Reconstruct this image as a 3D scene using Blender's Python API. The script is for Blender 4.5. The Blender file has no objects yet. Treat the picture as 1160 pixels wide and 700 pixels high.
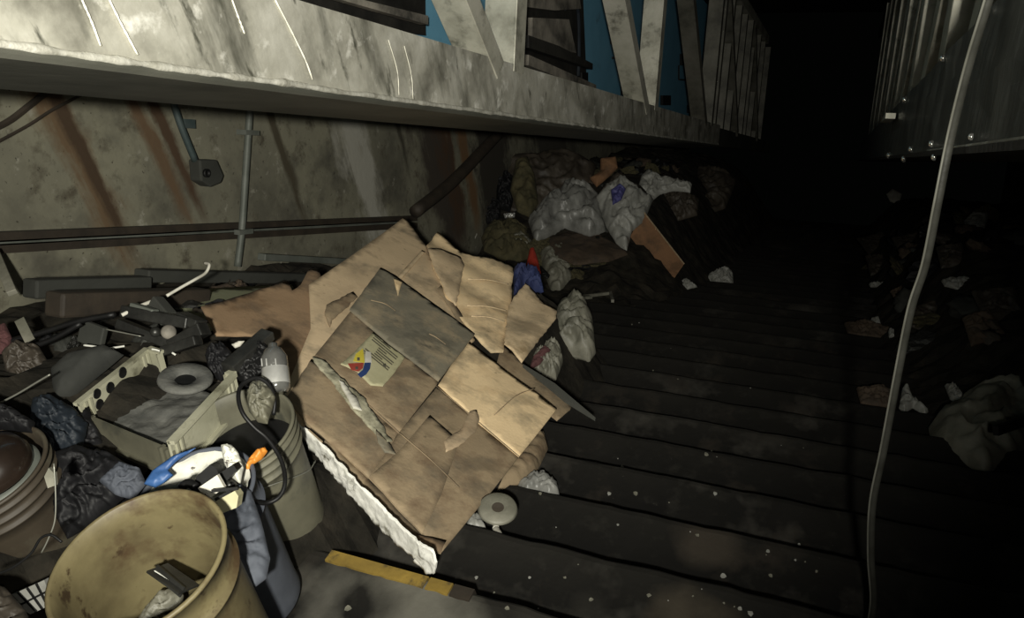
import bpy, bmesh, math, random
from mathutils import Vector, Matrix, noise, geometry
random.seed(7)
COL = bpy.context.scene.collection

# ------------------------------------------------------------------ camera
F = 900.0
fw = Vector((-.362, .704, -.6106)).normalized()
rt = Vector((.924, .3573, -.1357)); rt = (rt - fw*rt.dot(fw)).normalized()
dn = fw.cross(rt).normalized()
A = math.radians(28.4); SA, CA = math.sin(A), math.cos(A)
T = Vector((0, CA, -SA)); N = Vector((0, SA, CA)); U = Vector((1, 0, 0))
H = 1.1
PITCH = .325
V0 = 1.660

def ray(px, py):
    return rt*(px-580) + dn*(py-350) + fw*F
def S(u, v, w): return U*u + T*v + N*w
def slope(p): return (p.dot(U), p.dot(T), p.dot(N))
def at_w(px, py, w):
    r = ray(px, py); return r*(w/r.dot(N))
def at_u(px, py, u):
    r = ray(px, py); return r*(u/r.dot(U))
def at_z(px, py, z): return ray(px, py)*(z/F)
class Plane:                                   # w = a + b u + c v
    def __init__(s, a, b, c): s.a, s.b, s.c = a, b, c
    def hit(s, px, py, off=0):
        r = ray(px, py); u, v, w = slope(r)
        return r*((s.a+off)/(w - s.b*u - s.c*v))
    def frame(s):
        n = (N - U*s.b - T*s.c).normalized()
        ex = (U + N*s.b).normalized(); ey = n.cross(ex).normalized()
        return ex, ey, n
def plane_pts(p0, p1, p2):
    """plane through three world points, as w = a+bu+cv"""
    a = Matrix([(1, slope(p)[0], slope(p)[1]) for p in (p0, p1, p2)])
    w = Vector([slope(p)[2] for p in (p0, p1, p2)])
    r = a.inverted() @ w
    return Plane(r[0], r[1], r[2])
HEAP = Plane(-1.621, -.418, .100)

def ss(x, a, b):
    t = max(0, min(1, (x-a)/(b-a))); return t*t*(3-2*t)
def stair_z(Y):
    y0 = V0*CA - H*SA; z0 = -V0*SA - H*CA
    k = math.ceil((Y - y0)/.2877 - 1e-6)
    return z0 - k*.1555
def heap_w(u, v):
    wl = min(-1.68 - .418*u + .1*v - .25*(1-ss(v, 1.2, 1.9))*ss(u, -1.7, -1.2) - .35*ss(u, -1.30, -.95), -.72)
    wl = -1.35 + (wl+1.35)*(1-ss(v, 3.6, 4.8))
    wf = -1.28 + 1.02*ss(v, 5.2, 7.4)*ss(-u, .75, 1.8) + .25*ss(v, 8, 11)*ss(-u, 1.5, 2.5)
    wr = -1.28 + .75*ss(v, 2.6, 6.5)*ss(u, .15, 1.0)
    n = noise.fractal(Vector((u*2.2, v*2.2, 3)), 1, 2, 4)*.07
    return max(wl, wf, wr) + n
def on_heap(px, py, off=0):
    r = ray(px, py); s = 1/F*.8
    while s*F < 16:
        p = r*s; u, v, w = slope(p)
        g = max(heap_w(u, v), -H-.06) + off
        if w < g: return p
        s *= 1.004
    return r*s

# ------------------------------------------------------------------ materials
def rgb(c): return (c[0], c[1], c[2], 1)
def mat(name, cols, scale=6, rough=.8, metal=0, bump=.3, bscale=40, stretch=(1,1,1), detail=6,
        spots=None, spot_scale=3, spot_lo=.55, spot_hi=.65, coat=0, spec=.5, alpha=1, lo=.3, hi=.7, trans=0, vor=None):
    m = bpy.data.materials.new(name); m.use_nodes = True
    nt = m.node_tree; nt.nodes.clear(); L = nt.links
    out = nt.nodes.new('ShaderNodeOutputMaterial'); b = nt.nodes.new('ShaderNodeBsdfPrincipled')
    L.new(b.outputs[0], out.inputs[0])
    tc = nt.nodes.new('ShaderNodeTexCoord'); mp = nt.nodes.new('ShaderNodeMapping')
    L.new(tc.outputs['Object'], mp.inputs[0]); mp.inputs['Scale'].default_value = stretch
    nz = nt.nodes.new('ShaderNodeTexNoise'); nz.inputs['Scale'].default_value = scale
    nz.inputs['Detail'].default_value = detail; nz.inputs['Roughness'].default_value = .6
    L.new(mp.outputs[0], nz.inputs[0])
    cr = nt.nodes.new('ShaderNodeValToRGB'); e = cr.color_ramp.elements
    n = len(cols)
    e[0].position = lo; e[0].color = rgb(cols[0]); e[1].position = hi; e[1].color = rgb(cols[-1])
    for i in range(1, n-1):
        x = cr.color_ramp.elements.new(lo+(hi-lo)*i/(n-1)); x.color = rgb(cols[i])
    L.new(nz.outputs[0], cr.inputs[0]); c = cr.outputs[0]
    for sp in ([] if not spots else (spots if isinstance(spots[0], tuple) and len(spots[0]) == 5 else [(spots, spot_scale, spot_lo, spot_hi, (1,1,1))])):
        col, sc, a, bb, st = sp
        mp2 = nt.nodes.new('ShaderNodeMapping'); L.new(tc.outputs['Object'], mp2.inputs[0])
        mp2.inputs['Scale'].default_value = st; mp2.inputs['Location'].default_value = (sc*1.7, 2.1, sc*.3)
        n2 = nt.nodes.new('ShaderNodeTexNoise'); n2.inputs['Scale'].default_value = sc; n2.inputs['Detail'].default_value = 5
        n2.inputs['Roughness'].default_value = .65
        L.new(mp2.outputs[0], n2.inputs[0])
        r2 = nt.nodes.new('ShaderNodeMapRange'); r2.inputs[1].default_value = a; r2.inputs[2].default_value = bb
        L.new(n2.outputs[0], r2.inputs[0])
        mx = nt.nodes.new('ShaderNodeMix'); mx.data_type = 'RGBA'
        L.new(r2.outputs[0], mx.inputs[0]); L.new(c, mx.inputs[6]); mx.inputs[7].default_value = rgb(col)
        c = mx.outputs[2]
    L.new(c, b.inputs['Base Color'])
    b.inputs['Roughness'].default_value = rough; b.inputs['Metallic'].default_value = metal
    b.inputs['Coat Weight'].default_value = coat; b.inputs['Specular IOR Level'].default_value = spec
    b.inputs['Alpha'].default_value = alpha; b.inputs['Transmission Weight'].default_value = trans
    if bump:
        n3 = nt.nodes.new('ShaderNodeTexNoise'); n3.inputs['Scale'].default_value = bscale; n3.inputs['Detail'].default_value = 4
        L.new(mp.outputs[0], n3.inputs[0])
        bp = nt.nodes.new('ShaderNodeBump'); bp.inputs['Strength'].default_value = bump; bp.inputs['Distance'].default_value = .004
        L.new(n3.outputs[0], bp.inputs['Height']); L.new(bp.outputs[0], b.inputs['Normal'])
    return m
M = {}
M['wall'] = mat('stained_concrete', [(.12,.115,.085),(.18,.172,.125),(.23,.22,.155)], 1.6, .9, bump=.5, bscale=25,
    spots=[((.07,.06,.04), 9, .55, .72, (1,1,1)), ((.085,.08,.06), 2.2, .48, .66, (1,1,1)), ((.035,.03,.02), 45, .64, .70, (1,1,1)), ((.26,.25,.20), 13, .62, .72, (1,1,1))])
M['rust'] = mat('rust_streak', [(.075,.045,.022),(.15,.105,.06),(.11,.07,.035)], 7, .9, bump=.4)
M['lime'] = mat('lime_streak', [(.16,.155,.12),(.36,.35,.28),(.22,.21,.17)], 8, .9, bump=.5)
M['darkrail'] = mat('dark_rusty_rail', [(.018,.014,.01),(.04,.03,.02)], 9, .7)
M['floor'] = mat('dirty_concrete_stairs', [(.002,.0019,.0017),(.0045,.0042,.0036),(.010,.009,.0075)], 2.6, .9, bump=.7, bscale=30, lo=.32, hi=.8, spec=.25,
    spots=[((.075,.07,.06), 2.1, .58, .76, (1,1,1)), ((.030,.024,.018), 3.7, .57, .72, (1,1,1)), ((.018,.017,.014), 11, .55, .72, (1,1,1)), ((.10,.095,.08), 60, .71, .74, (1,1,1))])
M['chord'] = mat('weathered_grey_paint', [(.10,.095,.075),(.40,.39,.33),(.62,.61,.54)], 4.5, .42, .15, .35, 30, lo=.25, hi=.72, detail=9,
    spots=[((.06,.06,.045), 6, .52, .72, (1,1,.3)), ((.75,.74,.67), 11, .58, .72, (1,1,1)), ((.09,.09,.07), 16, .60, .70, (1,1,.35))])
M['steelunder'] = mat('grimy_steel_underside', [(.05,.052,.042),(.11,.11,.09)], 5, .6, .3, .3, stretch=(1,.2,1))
M['weld'] = mat('weld_bead', [(.35,.34,.28),(.75,.74,.66)], 25, .4, .3, .8, 60)
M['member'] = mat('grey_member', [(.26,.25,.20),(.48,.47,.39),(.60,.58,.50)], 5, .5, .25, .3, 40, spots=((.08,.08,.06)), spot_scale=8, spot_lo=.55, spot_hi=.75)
M['member_shaded'] = mat('grey_member_shaded', [(.06,.058,.048),(.14,.135,.11),(.20,.19,.16)], 5, .6, .2, .3, 40)  # far truss members: fading light is put into this darker colour
M['drip'] = mat('pale_paint_run', [(.65,.63,.52),(.8,.78,.68)], 30, .5, bump=.5)
M['blue'] = mat('blue_painted_panel', [(.13,.34,.50),(.17,.42,.60)], 3, .45, bump=.1, spots=((.10,.20,.28)), spot_scale=4, spot_lo=.62, spot_hi=.75)
M['machine'] = mat('greasy_black_machine', [(.006,.006,.006),(.03,.028,.024)], 7, .6, .2, .6)
M['machinegrey'] = mat('dusty_grey_metal', [(.03,.028,.024),(.34,.31,.26)], 6, .8, .1, .5)
M['rchord'] = mat('dark_wet_steel', [(.04,.045,.042),(.11,.118,.11),(.20,.205,.19)], 5, .35, .35, .5, 25, stretch=(1,2,.6))
M['conduit'] = mat('grey_conduit', [(.09,.10,.085),(.16,.17,.15)], 8, .6, .2, .2)
M['conduitblue'] = mat('blue_grey_conduit', [(.035,.055,.055),(.07,.09,.09)], 8, .6, .2, .2)
M['cable'] = mat('grey_cable', [(.020,.020,.016),(.045,.045,.038)], 14, .5, 0, .3)
M['dirt'] = mat('rubbish_dirt', [(.006,.0055,.004),(.018,.016,.012),(.034,.029,.021)], 9, .95, spec=.2, bump=1, bscale=60)
def cb(name, base, stain, sc=3, lo=.52, hi=.68):
    d = tuple(x*.80 for x in base); l = tuple(min(1, x*1.10) for x in base)
    return mat(name, [d, base, l], 4, .85, bump=.25, bscale=90, stretch=(1,1,1),
        spots=[(stain, sc*1.9, lo, hi-.03, (1,1,1)), (tuple(x*.42+.01 for x in (base[0]*.9, base[1]*.95, base[2])), 4.2, .50, .68, (1,1,1)), (tuple(x*.45 for x in base), 26, .64, .75, (1,1,1)), (tuple(x*.55 for x in base), 5.5, .60, .70, (.25,1,1))])
M['cb_bright'] = cb('cardboard_bright', (.84,.64,.38), (.62,.44,.24), 3, .52, .75)
M['cb_top'] = cb('cardboard_top', (.60,.46,.29), (.46,.34,.21), 3, .55, .8)
M['cb_mid'] = cb('cardboard_mid', (.44,.335,.215), (.30,.21,.125), 3, .48, .72)
M['cb_dull'] = cb('cardboard_dull', (.31,.235,.145), (.18,.125,.075), 3.4, .48, .68)
M['cb_brown'] = cb('cardboard_brown', (.30,.20,.115), (.19,.12,.065))
M['cb_wet'] = cb('cardboard_wet_grey', (.20,.18,.13), (.32,.26,.17), 3.4, .48, .66)
M['cb_pale'] = cb('cardboard_pale', (.70,.54,.34), (.34,.25,.14))
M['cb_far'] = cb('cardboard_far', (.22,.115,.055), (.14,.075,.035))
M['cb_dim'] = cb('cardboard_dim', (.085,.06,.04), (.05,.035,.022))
M['corr'] = mat('corrugated_edge', [(.2,.15,.09),(.42,.32,.2)], 80, .9, bump=.5)
M['tear'] = mat('torn_paper_fibre', [(.16,.15,.10),(.40,.38,.27)], 22, .95, bump=.8, lo=.35, hi=.6)
M['sticker'] = mat('yellowed_sticker', [(.36,.34,.20),(.50,.47,.30)], 10, .6, bump=.1, spots=((.16,.15,.08)), spot_scale=14, spot_lo=.6, spot_hi=.7)
M['ink'] = mat('dark_ink', [(.06,.055,.04),(.12,.11,.08)], 30, .7, bump=0)
M['yellow'] = mat('hazard_yellow', [(.55,.45,.04),(.65,.55,.08)], 30, .6, bump=0)
M['red'] = mat('hazard_red', [(.30,.05,.03),(.38,.07,.05)], 30, .6, bump=0)
M['bluei'] = mat('hazard_blue', [(.02,.045,.14),(.03,.06,.19)], 30, .6, bump=0)
M['white'] = mat('dirty_white', [(.45,.43,.36),(.68,.66,.58)], 9, .6, bump=.3)
M['foil'] = mat('white_foil_strip', [(.55,.55,.48),(.85,.84,.78),(.9,.89,.83)], 13, .5, bump=.6, bscale=50, spots=((.14,.13,.09)), spot_scale=12, spot_lo=.60, spot_hi=.70)
M['bucket'] = mat('yellowed_bucket', [(.07,.054,.026),(.15,.125,.062),(.20,.17,.085)], 4, .55, bump=.15, spots=[((.06,.038,.018), 6, .52, .66, (1,1,1)), ((.04,.025,.012), 17, .60, .68, (1,1,1))])
M['bucket_tan'] = mat('tan_bucket', [(.032,.025,.017),(.06,.047,.031)], 5, .6, bump=.15, spots=((.09,.085,.06)), spot_scale=5, spot_lo=.52, spot_hi=.7)
M['bucket_grey'] = mat('grey_green_bucket', [(.08,.077,.055),(.15,.143,.10)], 6, .6, bump=.2, spots=((.06,.06,.045)), spot_scale=9, spot_lo=.52, spot_hi=.68)
M['bucket_blue'] = mat('slate_blue_bucket', [(.05,.056,.070),(.10,.11,.132)], 5, .75, bump=.2, spec=.25, spots=((.03,.035,.045)), spot_scale=9, spot_lo=.55, spot_hi=.7)
M['blueplastic'] = mat('bright_blue_plastic', [(.02,.06,.18),(.04,.11,.28)], 6, .5, bump=.2)
M['plaster'] = mat('dried_plaster', [(.45,.45,.38),(.75,.74,.66)], 14, .8, bump=.8, bscale=40, spots=((.08,.07,.06)), spot_scale=40, spot_lo=.62, spot_hi=.68)
M['black'] = mat('black_plastic', [(.004,.004,.004),(.011,.011,.011)], 10, .5, bump=.1, spec=.3)
M['blackbag'] = mat('black_bag', [(.004,.004,.005),(.014,.014,.015)], 7, .6, bump=.1, spec=.25)
M['bluebag'] = mat('dark_blue_bag', [(.007,.010,.014),(.018,.024,.032)], 7, .6, bump=.1, spec=.3)
M['orange'] = mat('orange_plastic', [(.50,.17,.02),(.68,.27,.04)], 9, .5, bump=.2)
M['crate'] = mat('off_white_crate', [(.26,.255,.18),(.44,.43,.32)], 6, .6, bump=.2, spots=((.10,.095,.06)), spot_scale=8, spot_lo=.55, spot_hi=.7)
M['cratefloor'] = mat('grey_crate_grime', [(.05,.052,.048),(.10,.10,.09),(.14,.14,.125)], 12, .8, bump=.7, bscale=60)
M['greymetal'] = mat('oily_dark_metal', [(.014,.014,.013),(.05,.05,.045)], 10, .4, .4, .5)
M['greyboard'] = mat('dull_grey_board', [(.022,.023,.019),(.045,.047,.04)], 4, .8, bump=.3, stretch=(1,.3,1))
M['greenboard'] = mat('pale_green_board', [(.19,.20,.12),(.27,.28,.18)], 4, .8, bump=.2)
M['clear'] = mat('hazy_plastic_bottle', [(.05,.05,.048),(.14,.14,.13)], 8, .12, bump=.3, coat=.7, spec=.8)
M['silver'] = mat('silver_label', [(.5,.5,.48),(.8,.8,.76)], 9, .25, .6, .3)
M['bag'] = mat('dirty_pale_bag', [(.08,.08,.06),(.17,.165,.13),(.27,.26,.21)], 6, .55, bump=.6, bscale=30)
M['bagwhite'] = mat('white_bag', [(.20,.20,.18),(.36,.36,.33)], 6, .5, bump=.6, bscale=25)
M['baggrey'] = mat('grey_film', [(.12,.12,.11),(.30,.30,.28)], 8, .4, bump=.7, bscale=25)
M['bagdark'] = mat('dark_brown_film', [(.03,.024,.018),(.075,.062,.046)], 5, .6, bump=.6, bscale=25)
M['olive'] = mat('olive_rags', [(.03,.028,.012),(.10,.085,.04)], 10, .9, bump=.8)
M['bluecloth'] = mat('navy_cloth', [(.008,.012,.05),(.018,.03,.10)], 9, .8, bump=.5)
M['purple'] = mat('blue_print', [(.05,.05,.16),(.09,.09,.26)], 9, .6, bump=.3)
M['redp'] = mat('red_plastic', [(.34,.035,.02),(.48,.06,.04)], 9, .5, bump=.2)
M['maroon'] = mat('maroon_cloth', [(.05,.018,.018),(.11,.045,.045)], 20, .9, bump=.6)
M['brownglass'] = mat('brown_glossy_dome', [(.010,.007,.005),(.03,.02,.015)], 6, .3, bump=.1, coat=.5)
M['ystripe'] = mat('yellow_nosing_paint', [(.15,.10,.02),(.30,.20,.035)], 9, .7, bump=.4, spots=((.06,.045,.02)), spot_scale=16, spot_lo=.55, spot_hi=.68)
M['wire'] = mat('white_wire', [(.6,.6,.54),(.75,.75,.68)], 9, .5, bump=.1)
M['steelwire'] = mat('steel_wire', [(.18,.18,.15),(.3,.3,.26)], 9, .4, .5, .1)
M['bolt'] = mat('bright_bolt', [(.5,.5,.46),(.8,.8,.75)], 9, .12, .9, 0)

# ------------------------------------------------------------------ object helpers
def tag(o, label=None, cat=None, group=None, kind=None):
    if label: o['label'] = label
    if cat: o['category'] = cat
    if group: o['group'] = group
    if kind: o['kind'] = kind
    return o
def wloc(o):
    v = o.location.copy()
    while o.parent: o = o.parent; v += o.location
    return v
def empty(name, loc, label, cat, group=None):
    o = bpy.data.objects.new(name, None); o.location = loc; o.empty_display_size = .05
    COL.objects.link(o); return tag(o, label, cat, group)
def mesh(name, verts, faces, m, parent=None, smooth=False, label=None, cat=None, group=None, kind=None, mats=None, fm=None):
    c = sum(verts, Vector())/len(verts)
    if not parent: c.z = min(v.z for v in verts)
    me = bpy.data.meshes.new(name)
    me.from_pydata([v-c for v in verts], [], faces)
    for x in (mats or [m]): me.materials.append(x)
    if fm:
        for p, i in zip(me.polygons, fm): p.material_index = i
    bm = bmesh.new(); bm.from_mesh(me); bmesh.ops.recalc_face_normals(bm, faces=bm.faces); bm.to_mesh(me); bm.free()
    for p in me.polygons: p.use_smooth = smooth
    o = bpy.data.objects.new(name, me); COL.objects.link(o)
    if parent: o.parent = parent; o.location = c - wloc(parent)
    else: o.location = c
    return tag(o, label, cat, group, kind)
class G:                                       # collects geometry in world space
    def __init__(s): s.v = []; s.f = []
    def add(s, vs, fs):
        k = len(s.v); s.v += vs; s.f += [tuple(i+k for i in f) for f in fs]
    def box(s, c, ax, ay, az):                 # centre, three half-axes vectors
        vs = [c+ax*i+ay*j+az*k for i in (-1,1) for j in (-1,1) for k in (-1,1)]
        s.add(vs, [(0,1,3,2),(4,6,7,5),(0,4,5,1),(2,3,7,6),(0,2,6,4),(1,5,7,3)])
    def bar(s, p, q, wdir, w, h):              # bar from p to q
        d = (q-p).normalized(); a = (wdir - d*wdir.dot(d)).normalized(); b = d.cross(a)
        s.box((p+q)/2, (q-p)/2, a*w/2, b*h/2)
    def prism(s, pts, off):
        n = len(pts); s.add(list(pts)+[p+off for p in pts], [tuple(range(n)), tuple(range(2*n-1, n-1, -1))] +
                            [(i, (i+1) % n, n+(i+1) % n, n+i) for i in range(n)])
    def tube(s, pts, r, n=10, close=True):
        pts = smoothline(pts); rs = r if callable(r) else (lambda t: r)
        ring = []; up = Vector((.3, .2, 1)).normalized()
        for i, p in enumerate(pts):
            d = (pts[min(i+1, len(pts)-1)] - pts[max(i-1, 0)]).normalized()
            a = up - d*up.dot(d)
            if a.length < 1e-3: a = U - d*U.dot(d)
            a.normalize(); up = a; b = d.cross(a); rr = rs(i/(len(pts)-1))
            ring.append([p + (a*math.cos(2*math.pi*k/n)+b*math.sin(2*math.pi*k/n))*rr for k in range(n)])
        k0 = len(s.v); s.v += [q for rg in ring for q in rg]
        for i in range(len(ring)-1):
            for k in range(n):
                s.f.append((k0+i*n+k, k0+i*n+(k+1) % n, k0+(i+1)*n+(k+1) % n, k0+(i+1)*n+k))
        s.f.append(tuple(k0+k for k in range(n))); s.f.append(tuple(k0+(len(ring)-1)*n+k for k in range(n-1, -1, -1)))
    def lathe(s, base, axis, prof, n=48, sx=None):
        a = axis.orthogonal().normalized(); b = axis.cross(a).normalized()
        k0 = len(s.v)
        for (r, z) in prof:
            for k in range(n):
                t = 2*math.pi*k/n; s.v.append(base + axis*z + (a*math.cos(t)+b*math.sin(t))*max(r, 1e-4))
        for i in range(len(prof)-1):
            for k in range(n):
                s.f.append((k0+i*n+k, k0+i*n+(k+1) % n, k0+(i+1)*n+(k+1) % n, k0+(i+1)*n+k))
    def out(s, name, m, parent=None, smooth=False, **k): return mesh(name, s.v, s.f, m, parent, smooth, **k)
def smoothline(pts, sub=6):
    if len(pts) < 3: return [pts[0].lerp(pts[-1], t/4) for t in range(5)]
    P = [pts[0]*2-pts[1]] + list(pts) + [pts[-1]*2-pts[-2]]; o = []
    for i in range(1, len(P)-2):
        for k in range(sub):
            t = k/sub; a, b, c, d = P[i-1:i+3]
            o.append(.5*((2*b)+(c-a)*t+(2*a-5*b+4*c-d)*t*t+(3*b-a-3*c+d)*t**3))
    return o+[pts[-1]]

def solid(name, outline, ex, ey, n, m, parent=None, th=.005, amp=.0, freq=6, puff=0, step=.03, torn=0, seed=0,
          warp=None, ridged=False, smooth=True, **kw):
    """solid sheet / bag: outline = world points near a plane; gets thickness, dents, puff and torn rim"""
    c = sum(outline, Vector())/len(outline)
    P2 = [Vector(((p-c).dot(ex), (p-c).dot(ey))) for p in outline]
    base_h = [(p-c).dot(n) for p in outline]
    off = Vector((seed*7.3, seed*3.1, seed*1.7))
    bnd = []
    for i in range(len(P2)):
        a, b = P2[i], P2[(i+1) % len(P2)]; k = max(1, int((b-a).length/step))
        for j in range(k):
            q = a.lerp(b, j/k)
            if torn and j: 
                nn = Vector((-(b-a).y, (b-a).x)).normalized()
                q = q + nn*torn*noise.fractal(Vector((q.x*25, q.y*25, seed)), 1, 2, 3)
            bnd.append(q)
    xs = [p.x for p in P2]; ys = [p.y for p in P2]; pts = list(bnd); nb = len(bnd)
    def inside(q):
        r = False; j = nb-1
        for i in range(nb):
            a, b = bnd[i], bnd[j]
            if (a.y > q.y) != (b.y > q.y) and q.x < (b.x-a.x)*(q.y-a.y)/(b.y-a.y)+a.x: r = not r
            j = i
        return r
    def dist(q):
        dm = 9
        for i in range(len(P2)):
            a, b = P2[i], P2[(i+1) % len(P2)]; ab = b-a
            t = max(0, min(1, (q-a).dot(ab)/max(ab.length_squared, 1e-9))); dm = min(dm, (q-a-ab*t).length)
        return dm
    y = min(ys)+step*.4; row = 0
    while y < max(ys):
        x = min(xs)+step*(.3+.5*(row % 2))
        while x < max(xs):
            q = Vector((x, y)) + Vector((random.uniform(-.2, .2), random.uniform(-.2, .2)))*step
            if inside(q) and dist(q) > step*.45: pts.append(q)
            x += step
        y += step*.87; row += 1
    vs, es, fs, ov, oe, of = geometry.delaunay_2d_cdt(pts, [(i, (i+1) % nb) for i in range(nb)], [], 1, 1e-6)
    dmax = max([dist(q) for q in pts[nb:]] or [step])
    top, bot = [], []
    for q in vs:
        q3 = Vector((q.x*freq, q.y*freq, 0))+off
        if ridged:
            q4 = q3 + Vector((noise.noise(q3*.8+Vector((9, 0, 0))), noise.noise(q3*.8+Vector((0, 9, 0))), 0))*1.2
            h = (sum((1-abs(noise.noise(q4*k+Vector((k, 0, 0)))) * 3.2)/k for k in (1, 2.2, 4.6, 8))-.6)*amp*.6
        else: h = noise.fractal(q3, 1, 2, 3)*amp
        d = dist(q); hp = 0
        if puff: hp = puff*math.sqrt(max(0, 1-(1-min(1, d/dmax))**2)); h *= (.25+.75*min(1, d/(dmax*.5)))
        if warp: h += warp(q.x, q.y)
        if puff:
            top.append(c+ex*q.x+ey*q.y+n*(h+hp)); bot.append(c+ex*q.x+ey*q.y+n*(min(0, h)-hp*.35-.004))
        else:
            top.append(c+ex*q.x+ey*q.y+n*h); bot.append(c+ex*q.x+ey*q.y+n*(h-th))
    nv = len(vs); F_ = [tuple(f) for f in fs]; cnt = {}
    for f in F_:
        for i in range(len(f)):
            e = (f[i], f[(i+1) % len(f)]); k = tuple(sorted(e)); cnt[k] = cnt.get(k, []) + [e]
    F2 = list(F_)+[tuple(i+nv for i in reversed(f)) for f in F_]
    for k, e in cnt.items():
        if len(e) == 1: a, b = e[0]; F2.append((b, a, a+nv, b+nv))
    o = mesh(name, top+bot, F2, m, parent, smooth, **kw)
    if not puff:
        for p in o.data.polygons: p.use_smooth = len(p.vertices) == 3
    return o
FLOORP = Plane(-1.08, 0, 0)
def psheet(name, poly, pl, m, off=0, parent=None, **kw):
    ex, ey, n = pl.frame()
    return solid(name, [pl.hit(x, y, off) for x, y in poly], ex, ey, n, m, parent, **kw)
def heap_bag(name, poly, m, lift=.03, puff=.06, lean=0, **kw):
    """bag/rag whose outline lies on the heap; plane is the local heap plane"""
    cx = sum(p[0] for p in poly)/len(poly); cy = sum(p[1] for p in poly)/len(poly)
    c = on_heap(cx, cy, lift)
    n = (N*(1-lean) - ray(cx, cy).normalized()*lean).normalized()
    ex = (U - n*U.dot(n)).normalized(); ey = n.cross(ex)
    pts = []
    for x, y in poly:
        r = ray(x, y); pts.append(r*(c.dot(n)/r.dot(n)))
    sz = max((p-c).length for p in pts)
    kw.setdefault('amp', puff*.8); kw.setdefault('freq', 2.8/sz); kw.setdefault('step', max(.006, sz/24))
    return solid(name, pts, ex, ey, n, m, puff=puff, ridged=kw.pop('ridged', True), **kw)

# ------------------------------------------------------------------ setting
UW, UR = -2.8, 2.6
g = G(); y0 = V0*CA-H*SA; z0 = -V0*SA-H*CA; prof = []
for k in range(-9, 44):
    Y = y0+.2877*k; Z = z0-.1555*k
    prof += [(Y-.2877, Z+.012), (Y-.255, Z), (Y-.14, Z-.003), (Y-.026, Z-.001), (Y-.010, Z-.005), (Y-.001, Z-.014), (Y, Z-.04)]
nx = 150
k0 = 0
for (Y, Z) in prof:
    for i in range(nx+1):
        x = UW-.1 + (UR-UW+.2)*i/nx
        g.v.append(Vector((x, Y+.005*noise.fractal(Vector((x*9, Y*2, 1)), 1, 2, 4), Z+.005*noise.fractal(Vector((x*5, Y*4, 5)), 1, 2, 4))))
for j in range(len(prof)-1):
    for i in range(nx): a = j*(nx+1)+i; g.f.append((a, a+1, a+nx+2, a+nx+1))
# underside so that the flight is a solid
b0 = len(g.v)
g.v += [Vector((UW-.1, prof[0][0], prof[0][1])), Vector((UR+.1, prof[0][0], prof[0][1])), Vector((UW-.1, prof[0][0], prof[0][1]-.5)), Vector((UR+.1, prof[0][0], prof[0][1]-.5)),
        Vector((UW-.1, prof[-1][0], prof[-1][1]-.5)), Vector((UR+.1, prof[-1][0], prof[-1][1]-.5))]
g.f += [(b0, b0+1, b0+3, b0+2), (b0+2, b0+3, b0+5, b0+4)]
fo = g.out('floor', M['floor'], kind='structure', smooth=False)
def wear(ob):
    nt = M['floor'].node_tree; L = nt.links; B = [n for n in nt.nodes if n.type == 'BSDF_PRINCIPLED'][0]
    c = B.inputs['Base Color'].links[0].from_socket
    def ma(op, a, b=None):
        n = nt.nodes.new('ShaderNodeMath'); n.operation = op
        for k, x in enumerate((a, b)):
            if x is None: continue
            if isinstance(x, (int, float)): n.inputs[k].default_value = x
            else: L.new(x, n.inputs[k])
        return n.outputs[0]
    tc = nt.nodes.new('ShaderNodeTexCoord'); sp = nt.nodes.new('ShaderNodeSeparateXYZ'); L.new(tc.outputs['Object'], sp.inputs[0])
    n = nt.nodes.new('ShaderNodeTexNoise'); n.inputs['Scale'].default_value = 4; n.inputs['Detail'].default_value = 6; L.new(tc.outputs['Object'], n.inputs[0])
    n2 = nt.nodes.new('ShaderNodeTexNoise'); n2.inputs['Scale'].default_value = 1.1; n2.inputs['Detail'].default_value = 3; L.new(tc.outputs['Object'], n2.inputs[0])
    y = ma('ADD', ma('DIVIDE', ma('SUBTRACT', sp.outputs[1], y0-ob.location.y), .2877), ma('MULTIPLY', ma('SUBTRACT', n.outputs[0], .5), .35))
    f = ma('FRACT', ma('SUBTRACT', y, .02))            # 0 behind the riser .. 1 at the nosing
    k = ma('MULTIPLY', ma('POWER', f, 1.6), ma('MULTIPLY', n2.outputs[0], 1.3))
    mx = nt.nodes.new('ShaderNodeMix'); mx.data_type = 'RGBA'; L.new(k, mx.inputs[0]); L.new(c, mx.inputs[6]); mx.inputs[7].default_value = (.020,.0185,.015,1)
    c = mx.outputs[2]
    # dried plaster spills
    for (px, py, rx, col) in ((362,662,.10,(.13,.125,.105)), (335,650,.07,(.09,.085,.07)), (480,688,.20,(.12,.115,.095)), (765,692,.11,(.06,.05,.036)), (800,612,.09,(.04,.033,.025)), (650,690,.16,(.03,.028,.023))):
        p = at_w(px, py, -H-.02) - ob.location
        vm = nt.nodes.new('ShaderNodeVectorMath'); vm.operation = 'DISTANCE'; L.new(tc.outputs['Object'], vm.inputs[0]); vm.inputs[1].default_value = p
        d = ma('ADD', ma('DIVIDE', vm.outputs['Value'], rx), ma('MULTIPLY', ma('SUBTRACT', n.outputs[0], .5), 2.6))
        mr = nt.nodes.new('ShaderNodeMapRange'); mr.inputs[1].default_value = 1.15; mr.inputs[2].default_value = .35; L.new(d, mr.inputs[0])
        m2 = nt.nodes.new('ShaderNodeMix'); m2.data_type = 'RGBA'; L.new(mr.outputs[0], m2.inputs[0]); L.new(c, m2.inputs[6]); m2.inputs[7].default_value = rgb(col); c = m2.outputs[2]
    L.new(c, B.inputs['Base Color'])
wear(fo)
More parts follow.
